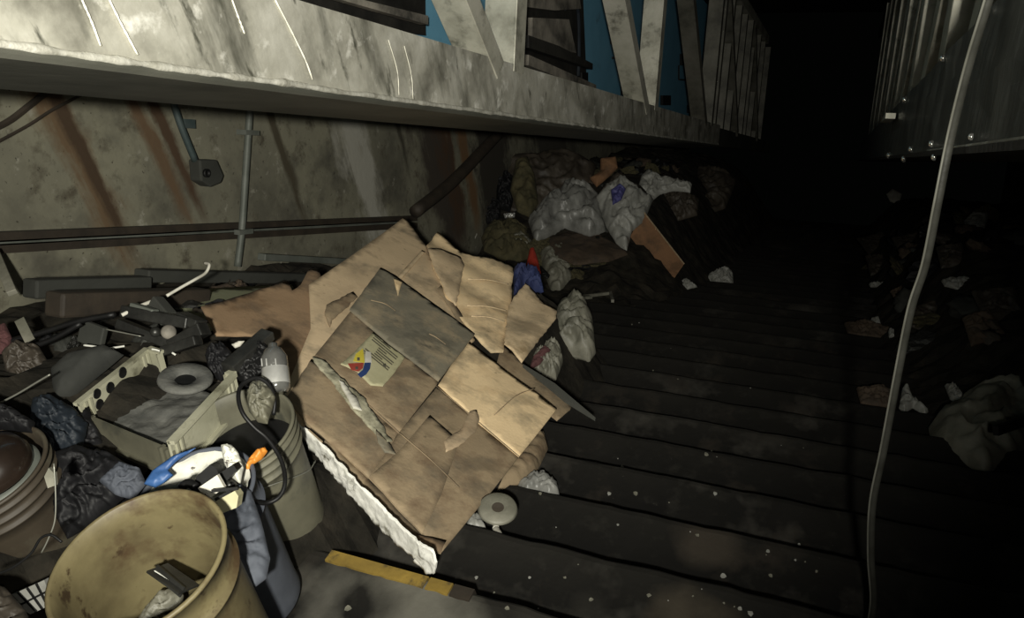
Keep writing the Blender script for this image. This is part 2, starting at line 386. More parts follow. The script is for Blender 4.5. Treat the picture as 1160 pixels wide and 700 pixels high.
# walls
def slab(name, u, th, v0, v1, w0, w1, m):
    g = G(); nv_ = 60; nw = 16
    for i in range(nv_+1):
        for j in range(nw+1):
            v = v0+(v1-v0)*i/nv_; w = w0+(w1-w0)*j/nw
            g.v.append(S(u+.01*noise.noise(Vector((v, w, 2)))*(1 if th < 0 else -1), v, w))
    for i in range(nv_):
        for j in range(nw): a = i*(nw+1)+j; g.f.append((a, a+1, a+nw+2, a+nw+1))
    g.box(S(u+th/2, (v0+v1)/2, (w0+w1)/2), U*(abs(th)/2-.012), T*(v1-v0)/2, N*(w1-w0)/2)
    return g.out(name, m, kind='structure')
wl = slab('wall_left', UW, -.2, -2.5, 16, -1.6, 2.6, M['wall'])
slab('wall_right', UR, .2, -2.5, 16, -1.6, 2.6, M['machinegrey'])
g = G(); g.box(S(-.1, 6.75, 2.68), U*2.8, T*9.25, N*.08); g.out('ceiling', M['machine'], kind='structure')
# rails of dark steel along the foot of the wall
def wrail(name, yA, yB, xA, xB, w, m):
    p = at_u(xA, yA, UW+.02); q = at_u(xB, yB, UW+.02); g = G()
    d = (q-p).normalized(); p = p - d*(1.0 if xA <= 0 else 0)
    g.bar(p, q, U, .04, w); return g.out(name, m, kind='structure')
wrail('trim_1', 268, 247, 0, 470, .035, M['darkrail'])
wrail('trim_2', 281, 255, 0, 470, .035, M['darkrail'])
wrail('trim_3', 274.5, 251, 0, 455, .018, M['conduit'])
# rust, lime and broad dark runs: they follow the plumb line down the concrete
def add_runs(ob, runs):
    m = ob.data.materials[0]; nt = m.node_tree; L = nt.links; B = [n for n in nt.nodes if n.type == 'BSDF_PRINCIPLED'][0]
    c = B.inputs['Base Color'].links[0].from_socket
    tc = nt.nodes.new('ShaderNodeTexCoord'); sp = nt.nodes.new('ShaderNodeSeparateXYZ'); L.new(tc.outputs['Object'], sp.inputs[0])
    def nz(sc, st):
        mp = nt.nodes.new('ShaderNodeMapping'); mp.inputs['Scale'].default_value = st; L.new(tc.outputs['Object'], mp.inputs[0])
        n = nt.nodes.new('ShaderNodeTexNoise'); n.inputs['Scale'].default_value = sc; n.inputs['Detail'].default_value = 6; n.inputs['Roughness'].default_value = .65
        L.new(mp.outputs[0], n.inputs[0]); return n.outputs[0]
    def ma(op, a, b=None, c_=None):
        n = nt.nodes.new('ShaderNodeMath'); n.operation = op
        for k, x in enumerate((a, b, c_)):
            if x is None: continue
            if isinstance(x, (int, float)): n.inputs[k].default_value = x
            else: L.new(x, n.inputs[k])
        return n.outputs[0]
    streaky = nz(14, (1, 3, .25)); blob = nz(7, (1, 1, .6)); edge = nz(5, (1, 1, .5))
    for (yc, wd, z0_, z1_, col, dens) in runs:
        d = ma('ABSOLUTE', ma('SUBTRACT', ma('ADD', sp.outputs[1], ma('MULTIPLY', ma('SUBTRACT', edge, .5), wd*2.2)), yc-ob.location.y))
        m1 = ma('SUBTRACT', 1, ma('DIVIDE', d, wd))
        zz = sp.outputs[2]
        fade = nt.nodes.new('ShaderNodeMapRange'); L.new(zz, fade.inputs[0]); fade.inputs[1].default_value = z1_-ob.location.z-.25; fade.inputs[2].default_value = z1_-ob.location.z+.25
        v = ma('MULTIPLY', ma('ADD', ma('MULTIPLY', streaky, 1.6), ma('MULTIPLY', blob, .9)), dens)
        v = ma('MULTIPLY', ma('MULTIPLY', ma('MAXIMUM', m1, 0), v), fade.outputs[0])
        mr = nt.nodes.new('ShaderNodeMapRange'); L.new(v, mr.inputs[0]); mr.inputs[1].default_value = .18; mr.inputs[2].default_value = .85
        mx = nt.nodes.new('ShaderNodeMix'); mx.data_type = 'RGBA'; L.new(mr.outputs[0], mx.inputs[0]); L.new(c, mx.inputs[6]); mx.inputs[7].default_value = rgb(col); c = mx.outputs[2]
    L.new(c, B.inputs['Base Color'])
add_runs(wl, [(1.97, .13, 0, -1.7, (.115,.075,.04), .85), (2.0, .05, 0, -1.6, (.05,.03,.015), 1.1), (2.34, .07, 0, -1.75, (.11,.07,.038), .9), (2.43, .05, 0, -1.7, (.06,.035,.018), 1.1),
              (3.72, .19, 0, -2.9, (.36,.35,.30), 1.15), (4.25, .05, 0, -2.5, (.05,.045,.03), 1.1), (4.75, .22, 0, -3.4, (.07,.035,.015), 1.2), (5.1, .12, 0, -3.5, (.16,.09,.04), 1.0), (3.1, .05, 0, -2.2, (.06,.05,.03), 1.0), (1.3, .1, 0, -1.4, (.09,.055,.03), 1.0), (5.6, .45, 0, -4.5, (.035,.03,.022), 1.6), (4.6, .3, 0, -4, (.05,.04,.03), .9), (7, .8, 0, -6, (.05,.045,.035), 1.3)])
# cracks upper left
g = G(); g.tube([at_u(x, y, UW+.012) for x, y in ((-20,152),(10,137),(35,118),(52,106),(75,98))], .012, 6)
g.out('crack', M['darkrail'], wl)
g = G(); g.tube([at_u(x, y, UW+.012) for x, y in ((-20,170),(30,143),(60,124),(95,106))], .006, 6)
g.out('crack', M['darkrail'], wl)

# ------------------------------------------------------------------ left truss
def truss_member(root, u, v_node, dv, w0, w1, width, depth, m, side):
    """rolled channel: open towards the back, a broad flange facing up the stairs"""
    g = G(); p = S(u-side*depth/2, v_node, w0); q = S(u-side*depth/2, v_node+dv*(w1-w0), w1)
    d = (q-p).normalized(); a = (T - d*T.dot(d)).normalized()
    t = .012; c = (p+q)/2; hl = (q-p)/2
    g.box(c+U*side*(depth/2-t/2), hl, a*width/2, U*t/2)
    g.box(c-a*(width/2-t/2), hl, a*t/2, U*(depth/2-t/2))
    g.box(c+a*(width/2-t/2), hl, a*t/2, U*(depth/2-t/2))
    o = g.out('diagonal_brace' if abs(dv) > 1 else 'upright', m, root)
    b = o.modifiers.new('b', 'BEVEL'); b.width = .003; b.segments = 2
    return o
UL = -1.3
tr = empty('truss', S(UL, 3, .1), 'long pale grey steel escalator truss with V braces above the rubbish on the left', 'truss')
WB, WT = .100, .325
g = G()
nv = 140; nw = 8; 
for i in range(nv+1):
    v = -1.2+10.4*i/nv
    for j in range(nw+1):
        w = WB+.012+(WT-WB-.012)*j/nw
        g.v.append(S(UL+.004*noise.noise(Vector((v*3, w*9, 0))), v, w))
for i in range(nv):
    for j in range(nw): a = i*(nw+1)+j; g.f.append((a, a+1, a+nw+2, a+nw+1))
g.box(S(UL-.045, 4.0, (WB+WT)/2), U*.04, T*5.2, N*((WT-WB)/2-.002))
g.box(S(UL-.16, 4.0, WT-.008), U*.15, T*5.2, N*.007)
g.out('lower_chord', M['chord'], tr)
g = G()     # slanted underside flange with rounded front lip
prof = [(UL+.012, WB+.012), (UL+.016, WB+.004), (UL+.010, WB-.004), (UL-.30, .058), (UL-.30, .066), (UL-.004, WB+.012)]
n = len(prof)
for v in [-1.2+10.3*i/60 for i in range(61)]:
    for (a, b) in prof: g.v.append(S(a, v, b+.0012*noise.noise(Vector((v*5, a*9, 1)))))
for i in range(60):
    for k in range(n): g.f.append((i*n+k, i*n+(k+1) % n, (i+1)*n+(k+1) % n, (i+1)*n+k))
g.f += [tuple(range(n)), tuple(60*n+k for k in range(n))]
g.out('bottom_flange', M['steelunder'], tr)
g = G()
g.tube([S(UL+.008, -1.2+.12*i, WB+.018+.004*noise.noise(Vector((i*.9, 0, 0)))) for i in range(87)], lambda t: .008+.005*noise.noise(Vector((t*190, 2, 0))), 8)
g.out('weld_bead', M['weld'], tr, smooth=True)
for a in ([(93,0),(104,25),(114,52)], [(124,0),(140,32),(156,62)], [(263,0),(271,22),(277,38)], [(312,0),(330,35),(346,68),(354,90)],
          [(440,45),(450,80),(452,108)], [(458,52),(466,85),(468,112)]):
    g = G(); g.tube([at_u(x, y, UL+.004) for x, y in a], lambda t: .0022+.0022*noise.noise(Vector((t*11, a[0][0], 0))) if a[0][0] < 400 else .0012+.001*noise.noise(Vector((t*11, a[0][0], 0))), 6)
    g.out('paint_run', M['drip'], tr, smooth=True)
nodes = [.41, 3.11, 5.8, 8.5, 11.2, 13.9]
for i, v in enumerate(nodes):
    w0 = WT-.01
    mm = M['member'] if i < 3 else M['member_shaded']
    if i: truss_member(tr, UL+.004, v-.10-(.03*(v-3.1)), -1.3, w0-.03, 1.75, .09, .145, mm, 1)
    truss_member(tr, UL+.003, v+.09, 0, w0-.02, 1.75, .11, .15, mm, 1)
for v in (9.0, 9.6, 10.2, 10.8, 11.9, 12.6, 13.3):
    truss_member(tr, UL-.02, v, 0, w0-.02, 1.75, .10, .20, M['member_shaded'], 1)
g = G(); g.box(S(UL-.06, 4.0+1.5, 1.80), U*.06, T*8, N*.06); g.out('upper_chord', M['member'], tr)
g = G(); g.box(S(UL-.07, 12.7, .20), U*.05, T*3.4, N*.10); g.out('far_chord', M['steelunder'], tr)

# blue machine casing behind the truss
ms = empty('machine_casing', S(-1.95, 4.5, .2), 'blue painted machine casing with dark cut-outs seen between the truss braces', 'machine casing')
UM = -1.85
def um(x, y, u=UM): return at_u(x, y, u)
g = G(); g.box(S(UM-.05, 7.0, 1.0), U*.03, T*5.6, N*.9); g.out('blue_panel', M['blue'], ms)
def rectm(name, x0, x1, y0, y1, m, u=UM+.0, t=.04):
    g = G(); g.prism([um(x0,y0,u), um(x1,y0,u), um(x1,y1,u), um(x0,y1,u)], U*t); return g.out(name, m, ms)
def quadm(name, pts, m, u=UM, t=.04):
    g = G(); g.prism([um(x, y, u) for x, y in pts], U*t); return g.out(name, m, ms)
quadm('access_opening', [(590,-60),(655,-60),(662,100),(590,90)], M['machine'], UM, .02)
quadm('side_plate', [(590,-6),(650,-4),(652,10),(622,12),(590,8)], M['machinegrey'], UM+.03)
quadm('side_plate', [(598,20),(640,22),(648,60),(615,52),(598,42)], M['machinegrey'], UM+.03, .03)
quadm('guide_rail', [(590,62),(668,96),(668,104),(590,74)], M['machinegrey'], UM+.06, .05)
quadm('guide_rail', [(590,40),(625,52),(664,72),(664,78),(590,54)], M['machine'], UM+.06, .05)
quadm('guide_rail', [(360,-10),(476,18),(476,28),(340,-10)], M['machinegrey'], UM+.05)
quadm('access_opening', [(330,-60),(476,-60),(478,40),(330,20)], M['machine'], UM, .02)
for (xa_, xb_, ya_, yb_) in ((691,700,18,50),(693,702,64,67),(703,709,96,108),(770,782,61,74),(778,784,119,128),(748,757,108,119),(655,662,82,96)):
    rectm('slot', xa_, xb_, ya_, yb_, M['black'], UM+.0, .03)
g = G(); g.tube([um(640,10,UM+.05), um(654,8,UM+.05), um(656,60,UM+.05), um(655,86,UM+.05)], .012, 8); g.out('loose_lead', M['bluebag'], ms)
g = G(); [g.tube([um(a[0],a[1],UM+.03), um(b[0],b[1],UM+.03)], .008, 6) for a, b in (((769,74),(769,90)),((769,90),(782,91)))]
g.out('lead', M['machine'], ms)

# ------------------------------------------------------------------ right truss
URC = .2
rr = empty('truss', S(URC, 3, .03), 'dark wet-looking steel truss at the right edge, behind the hanging cable', 'truss')
g = G(); nv = 80
for i in range(nv+1):
    v = -.2+12*i/nv
    for j in range(7): w = .035+.235*j/6; g.v.append(S(URC+.006*noise.fractal(Vector((v*4, w*9, 0)), 1, 2, 3), v, w))
for i in range(nv):
    for j in range(6): a = i*7+j; g.f.append((a, a+1, a+8, a+7))
g.box(S(URC+.05, 5.8, .152), U*.04, T*6, N*.115)
g.out('lower_chord', M['rchord'], rr)
g = G(); g.box(S(URC+.12, 5.8, .030), U*.13, T*6, N*.006); g.out('bottom_flange', M['machine'], rr)
g = G(); g.tube([S(URC-.004, -.2+.1*i, .038) for i in range(26)], .0035, 6); g.out('weld_bead', M['chord'], rr, smooth=True)
for i in range(14):
    v = 2.15+.62*i
    truss_member(rr, URC+.03, v, -.25 if i % 2 else -.9, .25, 1.7, .16 if i % 2 else .13, .08, M['member'], -1)
g = G(); g.box(S(URC+.10, 6.5, 1.75), U*.06, T*6, N*.06); g.out('upper_chord', M['machine'], rr)
for (x, y) in ((1121,12),(1070,66),(1027,113),(1102,155),(1057,163),(1034,169),(1060,178),(1026,180),(1009,176)):
    p = at_u(x, y, URC-.004); d = p.length
    r_ = .0028*d
    g = G(); g.lathe(p, -U, [(0,0),(r_*1.5,0),(r_*1.4,r_),(r_*.9,r_*1.5),(0,r_*1.7)], 10); g.out('bolt', M['bolt'], rr, smooth=True)
g = G(); p = at_u(1006, 134, URC-.03); g.box(p, T*.22, U*.02, N*.012); g.out('bracket', M['member'], rr)

# ------------------------------------------------------------------ wall fittings
g0 = empty('junction_box', at_u(226, 208, UW+.05), 'dark electrical junction box on the stained wall with a slanting conduit', 'junction box')
g = G(); c = [at_u(x, y, UW+.005) for x, y in ((213,180),(233,180),(241,198),(238,206),(226,211),(215,204))]
g.prism(c, U*.07); o = g.out('box_body', M['greyboard'], g0)
bv = o.modifiers.new('b', 'BEVEL'); bv.width = .008; bv.segments = 2
g = G(); g.lathe(at_u(233, 196, UW+.076), U, [(0,0),(.02,0),(.02,.012),(.014,.014),(.013,.006),(0,.006)], 20); g.out('knockout', M['black'], g0, smooth=True)
g = G(); g.tube([at_u(x, y, UW+.04) for x, y in ((192,100),(197,118),(206,145),(221,182))], .016, 10); g.out('conduit', M['conduitblue'], g0, smooth=True)
g = G(); g.box(at_u(212, 140, UW+.03), T*.03, N*.02, U*.02); g.out('clip', M['conduitblue'], g0)
cd = empty('conduit', at_u(274, 300, UW+.04), 'straight grey conduit running down the wall right of the junction box', 'conduit')
g = G(); g.tube([at_u(x, y, UW+.05) for x, y in ((285,90),(282,140),(278,200),(274,260),(269,302))], .018, 10); g.out('pipe', M['conduit'], cd, smooth=True)
for (x, y) in ((281,150),(274,262)):
    g = G(); g.box(at_u(x, y, UW+.045), T*.05, N*.012, U*.03); g.out('pipe_clip', M['conduit'], cd)
g = G(); g.tube([at_u(x, y, UW+.10) for x, y in ((575,140),(545,172),(510,208),(470,240))], .045, 12)
g.out('strut', M['darkrail'], smooth=True, label='dark diagonal strut against the wall below the far truss', cat='strut')
# hanging cable
cb_ = empty('hanging_cable', at_w(984, 720, -1.1), 'grey cable hanging down across the dark right side', 'cable')
pts = [((1150,-120),1.15),((1122,-10),1.2),((1098,70),1.28),((1078,150),1.36),((1062,230),1.42),((1048,300),1.5),((1032,350),1.56),((1016,430),1.66),((1001,510),1.76),((989,570),1.83),((987,630),1.9),((990,680),1.96),((984,720),2.02)]
g = G(); g.tube([at_z(p[0], p[1], z) for p, z in pts], .0078, 12); g.out('sheath', M['cable'], cb_, smooth=True)
g = G(); g.tube([at_z(p[0]-4, p[1], z-.008) for p, z in pts], lambda t: .0022, 6); g.out('tracer_wire', M['steelwire'], cb_, smooth=True)

# ------------------------------------------------------------------ rubbish mound (dirt and shreds nobody could count)
g = G(); st = .05
def field(u0, u1, v0, v1, thr, nm, lab):
    nu = int((u1-u0)/st); nvv = int((v1-v0)/st); g = G(); idx = {}
    for i in range(nu+1):
        for j in range(nvv+1):
            u = u0+st*i; v = v0+st*j
            w = heap_w(u, v) + .035*(1-abs(noise.noise(Vector((u*7, v*7, 1))))*2)
            idx[i, j] = (len(g.v), w); g.v.append(S(u, v, w))
    for i in range(nu):
        for j in range(nvv):
            q = [idx[i, j], idx[i+1, j], idx[i+1, j+1], idx[i, j+1]]
            if max(a[1] for a in q) > thr: g.f.append(tuple(a[0] for a in q))
    used = sorted({i for f in g.f for i in f}); mp = {a: b for b, a in enumerate(used)}
    g.v = [g.v[i] for i in used]; g.f = [tuple(mp[i] for i in f) for f in g.f]
    g.out(nm, M['dirt'], label=lab, cat='rubbish', kind='stuff')
field(UW+.05, -.8, .2, 5.0, -1.26, 'rubbish_mound', 'dark dirt and shreds heaped along the left wall under the cardboard')
field(UW+.05, -.6, 5.0, 15, -1.26, 'rubbish_mound', 'dark brown rubbish mound against the wall further down the stairs')
field(.1, UR-.08, 2.4, 14, -1.26, 'rubbish_mound', 'nearly black rubbish mound under the right truss')

# ------------------------------------------------------------------ yellow stair nosing
g = G()
p = [at_w(x, y, -H+.008) for x, y in ((374,627),(380,618),(440,640),(500,664),(498,670),(440,652))]
def clampn(pt): return pt
gy = empty('nosing_strip', at_w(437, 645, -H), 'worn yellow nosing strip on the step edge below the white foil strip', 'nosing')
Y = y0; 
xa = at_w(376, 624, -H).x; xb = at_w(478, 662, -H).x; xc = at_w(506, 670, -H).x
def noss(x0, x1, name, m):
    g = G(); k = 14
    for i in range(k+1):
        x = x0+(x1-x0)*i/k; d = .004*noise.noise(Vector((x*30, 0, 0)))
        g.v += [Vector((x, Y-.034+d, z0-.004)), Vector((x, Y-.032+d, z0+.006)), Vector((x, Y+.003, z0+.002)), Vector((x, Y+.006, z0-.030)), Vector((x, Y-.003, z0-.03))]
    for i in range(k):
        for j in range(5): g.f.append((i*5+j, i*5+(j+1) % 5, (i+1)*5+(j+1) % 5, (i+1)*5+j))
    g.f += [tuple(range(5)), tuple(k*5+j for j in range(5))]
    return g.out(name, m, gy)
noss(xa, xb, 'strip_section', M['ystripe']); noss(xb+.006, xc, 'strip_section', M['ystripe']); noss(xc+.004, xc+.06, 'broken_end', M['darkrail'])

# ------------------------------------------------------------------ cardboard
def plab(o, t): o['label'] = t; return o
psheet('cardboard_sheet', [(228,347),(326,318),(331,329),(341,322),(350,305),(361,306),(378,360),(372,398),(345,440),(322,440),(318,405),(290,380),(245,380)],
       HEAP, M['cb_brown'], -.01, amp=.006, freq=3, torn=.004, step=.03, label='dull brown cardboard sheet at the left end of the cardboard pile', cat='cardboard')
o = psheet('cardboard_sheet', [(350,322),(402,287),(458,246),(468,258),(484,280),(510,330),(538,385),(500,420),(380,440),(330,500),(322,445),(352,372)],
       HEAP, M['cb_top'], .012, amp=.004, freq=2.5, step=.03, label='broad cardboard sheet whose peak is the highest point of the pile', cat='cardboard')
# crease line and torn edge flap on it
psheet('crease', [(438,326),(478,283),(482,285),(442,330)], HEAP, M['cb_pale'], .020, parent=o, th=.004, step=.02)
psheet('torn_patch', [(495,327),(502,322),(538,380),(533,384)], HEAP, M['cb_dull'], .022, parent=o, th=.004, step=.03, torn=.004)
psheet('dark_edge', [(370,345),(400,330),(405,336),(376,362),(374,370),(368,356)], HEAP, M['cb_dull'], .020, parent=o, th=.004, step=.02, torn=.006)
bend = lambda x, y: .005*math.sin(y*26)+.01*y
o = psheet('cardboard_sheet', [(495,264),(522,285),(539,291),(560,294),(581,302),(579,343),(570,399),(557,398),(536,378),(505,335),(483,279)],
       HEAP, M['cb_bright'], .03, amp=.006, freq=5, torn=.005, step=.025, warp=bend, label='pale rumpled cardboard sheet with torn top edge, right of the peak', cat='cardboard')
psheet('peeled_patch', [(484,282),(500,281),(522,290),(526,300),(517,345),(505,332)], HEAP, M['cb_top'], .037, parent=o, th=.003, step=.025, torn=.006, warp=bend)
for k, (a, b) in enumerate((((530,316),(576,322)),((529,346),(574,352)),((534,358),(572,364)))):
    g = G(); g.tube([HEAP.hit(*a, .046), HEAP.hit((a[0]+b[0])/2, (a[1]+b[1])/2-2, .046), HEAP.hit(*b, .046)], .003, 6); g.out('wrinkle', M['cb_pale'], o, smooth=True)
psheet('cardboard_sheet', [(594,322),(606,330),(618,343),(630,353),(629,363),(610,386),(592,409),(580,398),(571,390),(577,345)],
       HEAP, M['cb_pale'], .05, amp=.006, freq=5, torn=.005, step=.02, warp=lambda x, y: .01*math.sin(x*25), label='small pale torn cardboard piece beside the grey bag', cat='cardboard')
# brown-grey flap under the bright panel and its thin edge
psheet('cardboard_flap', [(569,388),(600,418),(648,458),(646,464),(632,475),(600,455),(560,420)], HEAP, M['cb_dull'], -.03, amp=.01, step=.03, torn=.004,
       label='dull corrugated flap sticking out behind the bright right-hand panel', cat='cardboard')
TP = plane_pts(at_z(590,415,3.15), at_z(674,478,2.75), at_z(612,440,3.25))
g = G(); a, b, c_, d = at_z(592,416,3.05), at_z(628,438,2.95), at_z(674,477,2.82), at_z(640,456,2.9)
g.prism([a, b, c_, d], N*.012+T*.004)
g.out('fibreboard_strip', M['greyboard'], label='thin dark fibreboard strip jutting right over the dark steps', cat='board')
# wet grey sheet
o = psheet('cardboard_sheet', [(431,303),(448,312),(538,378),(520,402),(497,431),(440,388),(396,350)], HEAP, M['cb_wet'], .045, amp=.003, freq=3, step=.025, torn=.002,
       label='wet grey cardboard rectangle lying on top of the pile', cat='cardboard')
psheet('torn_flap', [(446,315),(456,318),(454,324),(451,335),(448,324)], HEAP, M['cb_bright'], .053, parent=o, th=.003, step=.015)
for a in ([(420,340),(436,344),(448,352)], [(486,378),(494,382),(505,390)]):
    g = G(); g.tube([HEAP.hit(x, y, .052) for x, y in a], .0022, 6); g.out('wrinkle', M['cb_dull'], o, smooth=True)
# large opened box: four panels under one thing
bx = empty('opened_box', HEAP.hit(470, 480, .0), 'large opened cardboard box with hazard sticker spread in the middle of the pile', 'cardboard box')
psheet('panel', [(399,350),(440,386),(497,432),(494,437),(452,490),(395,440),(355,404)], HEAP, M['cb_dull'], .03, parent=bx, amp=.004, freq=2, step=.03)
psheet('panel', [(497,436),(541,477),(588,517),(560,553),(500,626),(487,612),(418,540),(452,490)], HEAP, M['cb_dull'], .028, parent=bx, amp=.004, freq=2, step=.03)
psheet('panel', [(353,406),(395,441),(452,490),(418,541),(345,476),(326,448)], HEAP, M['cb_dull'], .024, parent=bx, amp=.005, freq=3, step=.025, torn=.003)
plab(psheet('panel', [(532,387),(575,421),(631,463),(610,490),(588,517),(541,477),(497,435),(512,412)], HEAP, M['cb_bright'], .034, parent=bx, amp=.005, freq=3, step=.025), 'bright clean right-hand panel')
psheet('lower_flap', [(418,540),(455,507),(487,470),(520,500),(500,560),(478,605)], HEAP, M['cb_dull'], .033, parent=bx, amp=.006, step=.03)
psheet('panel', [(418,541),(487,612),(500,626),(478,618),(430,580),(385,530),(345,478),(350,474)], HEAP, M['cb_dull'], .020, parent=bx, amp=.006, step=.03)
for a in ([(494,437),(541,477),(588,517)], [(452,490),(487,520),(520,552)], [(395,440),(430,470),(452,490)], [(560,470),(585,448),(606,440)]):
    g = G(); g.tube([HEAP.hit(x, y, .0385) for x, y in a], .0016, 6); g.out('fold_line', M['cb_dull'], bx, smooth=True)
g = G(); q = [HEAP.hit(x, y, .0) for x, y in ((532,470),(542,462),(546,474),(540,486),(530,500),(512,512),(504,503))]
psheet('tape_scar', [(532,466),(540,464),(543,476),(538,490),(520,505),(505,512),(503,500),(522,486)], HEAP, M['cb_mid'], .041, parent=bx, th=.002, step=.015, torn=.005, amp=.004)
psheet('damp_stain', [(458,600),(470,604),(490,608),(506,612),(500,626),(480,616)], HEAP, M['cb_brown'], .036, parent=bx, th=.002, step=.02, torn=.006)
# whitish torn fibre band
psheet('torn_band', [(354,404),(368,408),(392,432),(412,450),(432,478),(444,500),(436,502),(420,484),(400,464),(380,436),(362,418)], HEAP, M['tear'], .043, parent=bx, th=.004, step=.012, torn=.008, amp=.006, freq=12)
psheet('torn_band', [(384,430),(390,432),(404,452),(410,464),(400,462)], HEAP, M['white'], .053, parent=bx, th=.004, step=.012, torn=.004, amp=.006, freq=12)
psheet('torn_band', [(426,486),(440,500),(448,514),(436,512),(428,500)], HEAP, M['cb_wet'], .046, parent=bx, th=.003, step=.012, torn=.004)
# hazard sticker
SO = .048
stk = psheet('hazard_sticker', [(423,376),(440,390),(459,404),(447,422),(434,437),(420,436),(404,420),(386,412),(400,400)], HEAP, M['sticker'], SO, parent=bx, th=.003, step=.015, torn=.003)
def quadp(name, poly, m, off):
    g = G(); n = HEAP.frame()[2]
    g.prism([HEAP.hit(x, y, off) for x, y in poly], n*.0012); return g.out(name, m, stk)
quadp('yellow_field', [(411,395),(413,411),(400,409),(403,401)], M['yellow'], SO+.004)
quadp('white_field', [(414,398),(420,399),(421,411),(413,411)], M['white'], SO+.004)
quadp('blue_field', [(413,411),(420,411),(419,418),(415,424),(409,428),(405,424),(411,419)], M['bluei'], SO+.004)
quadp('red_field', [(394,412),(412,411),(411,417),(406,421),(398,419)], M['red'], SO+.004)
quadp('symbol', [(404.5,405),(407.5,405),(407.5,408.5),(404.5,408.5)], M['ink'], SO+.006)
quadp('symbol', [(402.5,415.5),(405.5,415.5),(405.5,418.5),(402.5,418.5)], M['ink'], SO+.006)
quadp('stamp', [(434,412),(437,412),(437,416),(434,416)], M['ink'], SO+.004)
for k in range(9):
    ax, ay = 425+k*-1.6+1, 380+k*2.2; L = .92 if k % 3 else .6
    x0_, y0_ = 424.5-1.7*k*.9, 380+2.3*k*.9; x1_, y1_ = x0_+30*L, y0_+24.5*L
    if 3 <= k <= 6: x0_ += 9; y0_ += 7.4
    quadp('print_line', [(x0_,y0_),(x1_,y1_),(x1_-.5,y1_+.8),(x0_-.5,y0_+.8)], M['ink'], SO+.0035)
# crushed carton at lower right edge
heap_bag('crushed_carton', [(585,517),(600,500),(617,492),(621,508),(607,536),(590,545),(563,555),(572,535)], M['cb_dull'], .05, .05, ridged=True, amp=.012,
         label='crushed carton poking out under the right edge of the opened box', cat='carton')
# foil strip
FP = plane_pts(HEAP.hit(340,480,.06), HEAP.hit(400,550,.05), at_w(495,640,-1.02))
fs_ = empty('foil_strip', FP.hit(420, 560), 'long crinkled white foil strip lying along the lower edge of the cardboard', 'strip')
psheet('strip', [(334,476),(344,482),(372,508),(384,522),(420,560),(452,592),(478,615),(470,632),(440,606),(406,570),(370,530),(350,505),(338,488)], FP, M['foil'], 0, parent=fs_, amp=.006, freq=22, step=.012, torn=.0015, ridged=True)
psheet('folded_end', [(476,612),(490,622),(496,636),(493,649),(482,648),(468,636),(472,624)], FP, M['foil'], .012, parent=fs_, amp=.010, freq=24, step=.008, torn=.002)
psheet('brown_backing', [(350,486),(366,500),(362,510),(346,494)], FP, M['cb_dull'], .006, parent=fs_, step=.014, th=.003)
psheet('paper_scrap', [(358,545),(378,548),(388,560),(372,556)], FLOORP, M['cb_wet'], .03, th=.004, step=.02, amp=.01, label='dull paper scrap on the step under the foil strip', cat='paper scrap')

# ------------------------------------------------------------------ buckets
def bucket(center, R, Rb, Hh, m, label, axis=Vector((0,0,1)), minside=None, handle=None, ribs=3):
    base = center - axis*Hh
    e = empty('bucket', base, label, 'bucket')
    p = [(0, 0), (Rb, 0), (Rb+.003, .008)]
    def R_(z): return Rb+(R-Rb)*z/Hh
    for i in range(1, 12): p.append((R_(Hh*i/12*.80), Hh*i/12*.80))
    z = Hh*.80
    for k in range(ribs):
        zz = Hh*(.80+.065*k); p += [(R_(zz), zz), (R_(zz)+.007, zz+.002), (R_(zz)+.007, zz+.006), (R_(zz), zz+.009)]
    p += [(R, Hh-.008), (R+.006, Hh-.006), (R+.007, Hh), (R+.002, Hh+.003), (R-.003, Hh)]
    for i in range(10): z = Hh*(1-(i+1)/10.5)+.003; p.append((R_(z)-.004, z))
    p.append((0, .01))
    g = G(); g.lathe(base, axis, p, 64); b = g.out('bucket_body', m, e, smooth=True)
    return e, base
c = at_z(156, 634, 1.40)
e, base = bucket(c, .150, .128, .42, M['bucket'], 'yellowed open plastic bucket in the foreground at the bottom left', ribs=1)
# its contents
def inb(px, py, dz): return at_z(px, py, dz)
o = empty('metal_channel', at_z(195, 655, 1.6), 'short dark metal channel standing inside the foreground bucket', 'metal channel')
g = G(); g.bar(at_z(178,643,1.50), at_z(214,668,1.47), dn, .004, .05); g.bar(at_z(176,645,1.49), at_z(207,671,1.46), fw, .004, .02); g.out('channel', M['greymetal'], o)
g = G(); g.tube([at_z(175,647,1.485), at_z(190,657,1.475), at_z(206,670,1.46)], .002, 6); g.out('bright_edge', M['wire'], o)
pl = Plane(slope(base)[2]+.10, 0, 0)
def cam_bag(name, poly, z, m, puff, **kw):
    c = at_z(sum(p[0] for p in poly)/len(poly), sum(p[1] for p in poly)/len(poly), z)
    n = (Vector((0,0,1))*.6 - c.normalized()*.6).normalized()
    ex = (U-n*U.dot(n)).normalized(); ey = n.cross(ex); pts = []
    for x, y in poly: r = ray(x, y); pts.append(r*(c.dot(n)/r.dot(n)))
    sz = max((p-c).length for p in pts)
    kw.setdefault('amp', puff*.8); kw.setdefault('freq', 2.8/sz); kw.setdefault('step', max(.004, sz/22))
    kw.setdefault('ridged', True)
    return solid(name, pts, ex, ey, n, m, puff=puff, **kw)
cam_bag('crumpled_wrapper', [(150,712),(165,686),(182,668),(200,666),(208,674),(205,700),(190,715)], 1.56, M['bag'], .02, amp=.014, label='crumpled pale wrapper inside the foreground bucket', cat='wrapper')
cam_bag('black_coil', [(134,700),(140,676),(152,668),(168,670),(176,678),(165,692),(150,712)], 1.62, M['black'], .02, label='black tangled coil inside the foreground bucket', cat='coil')
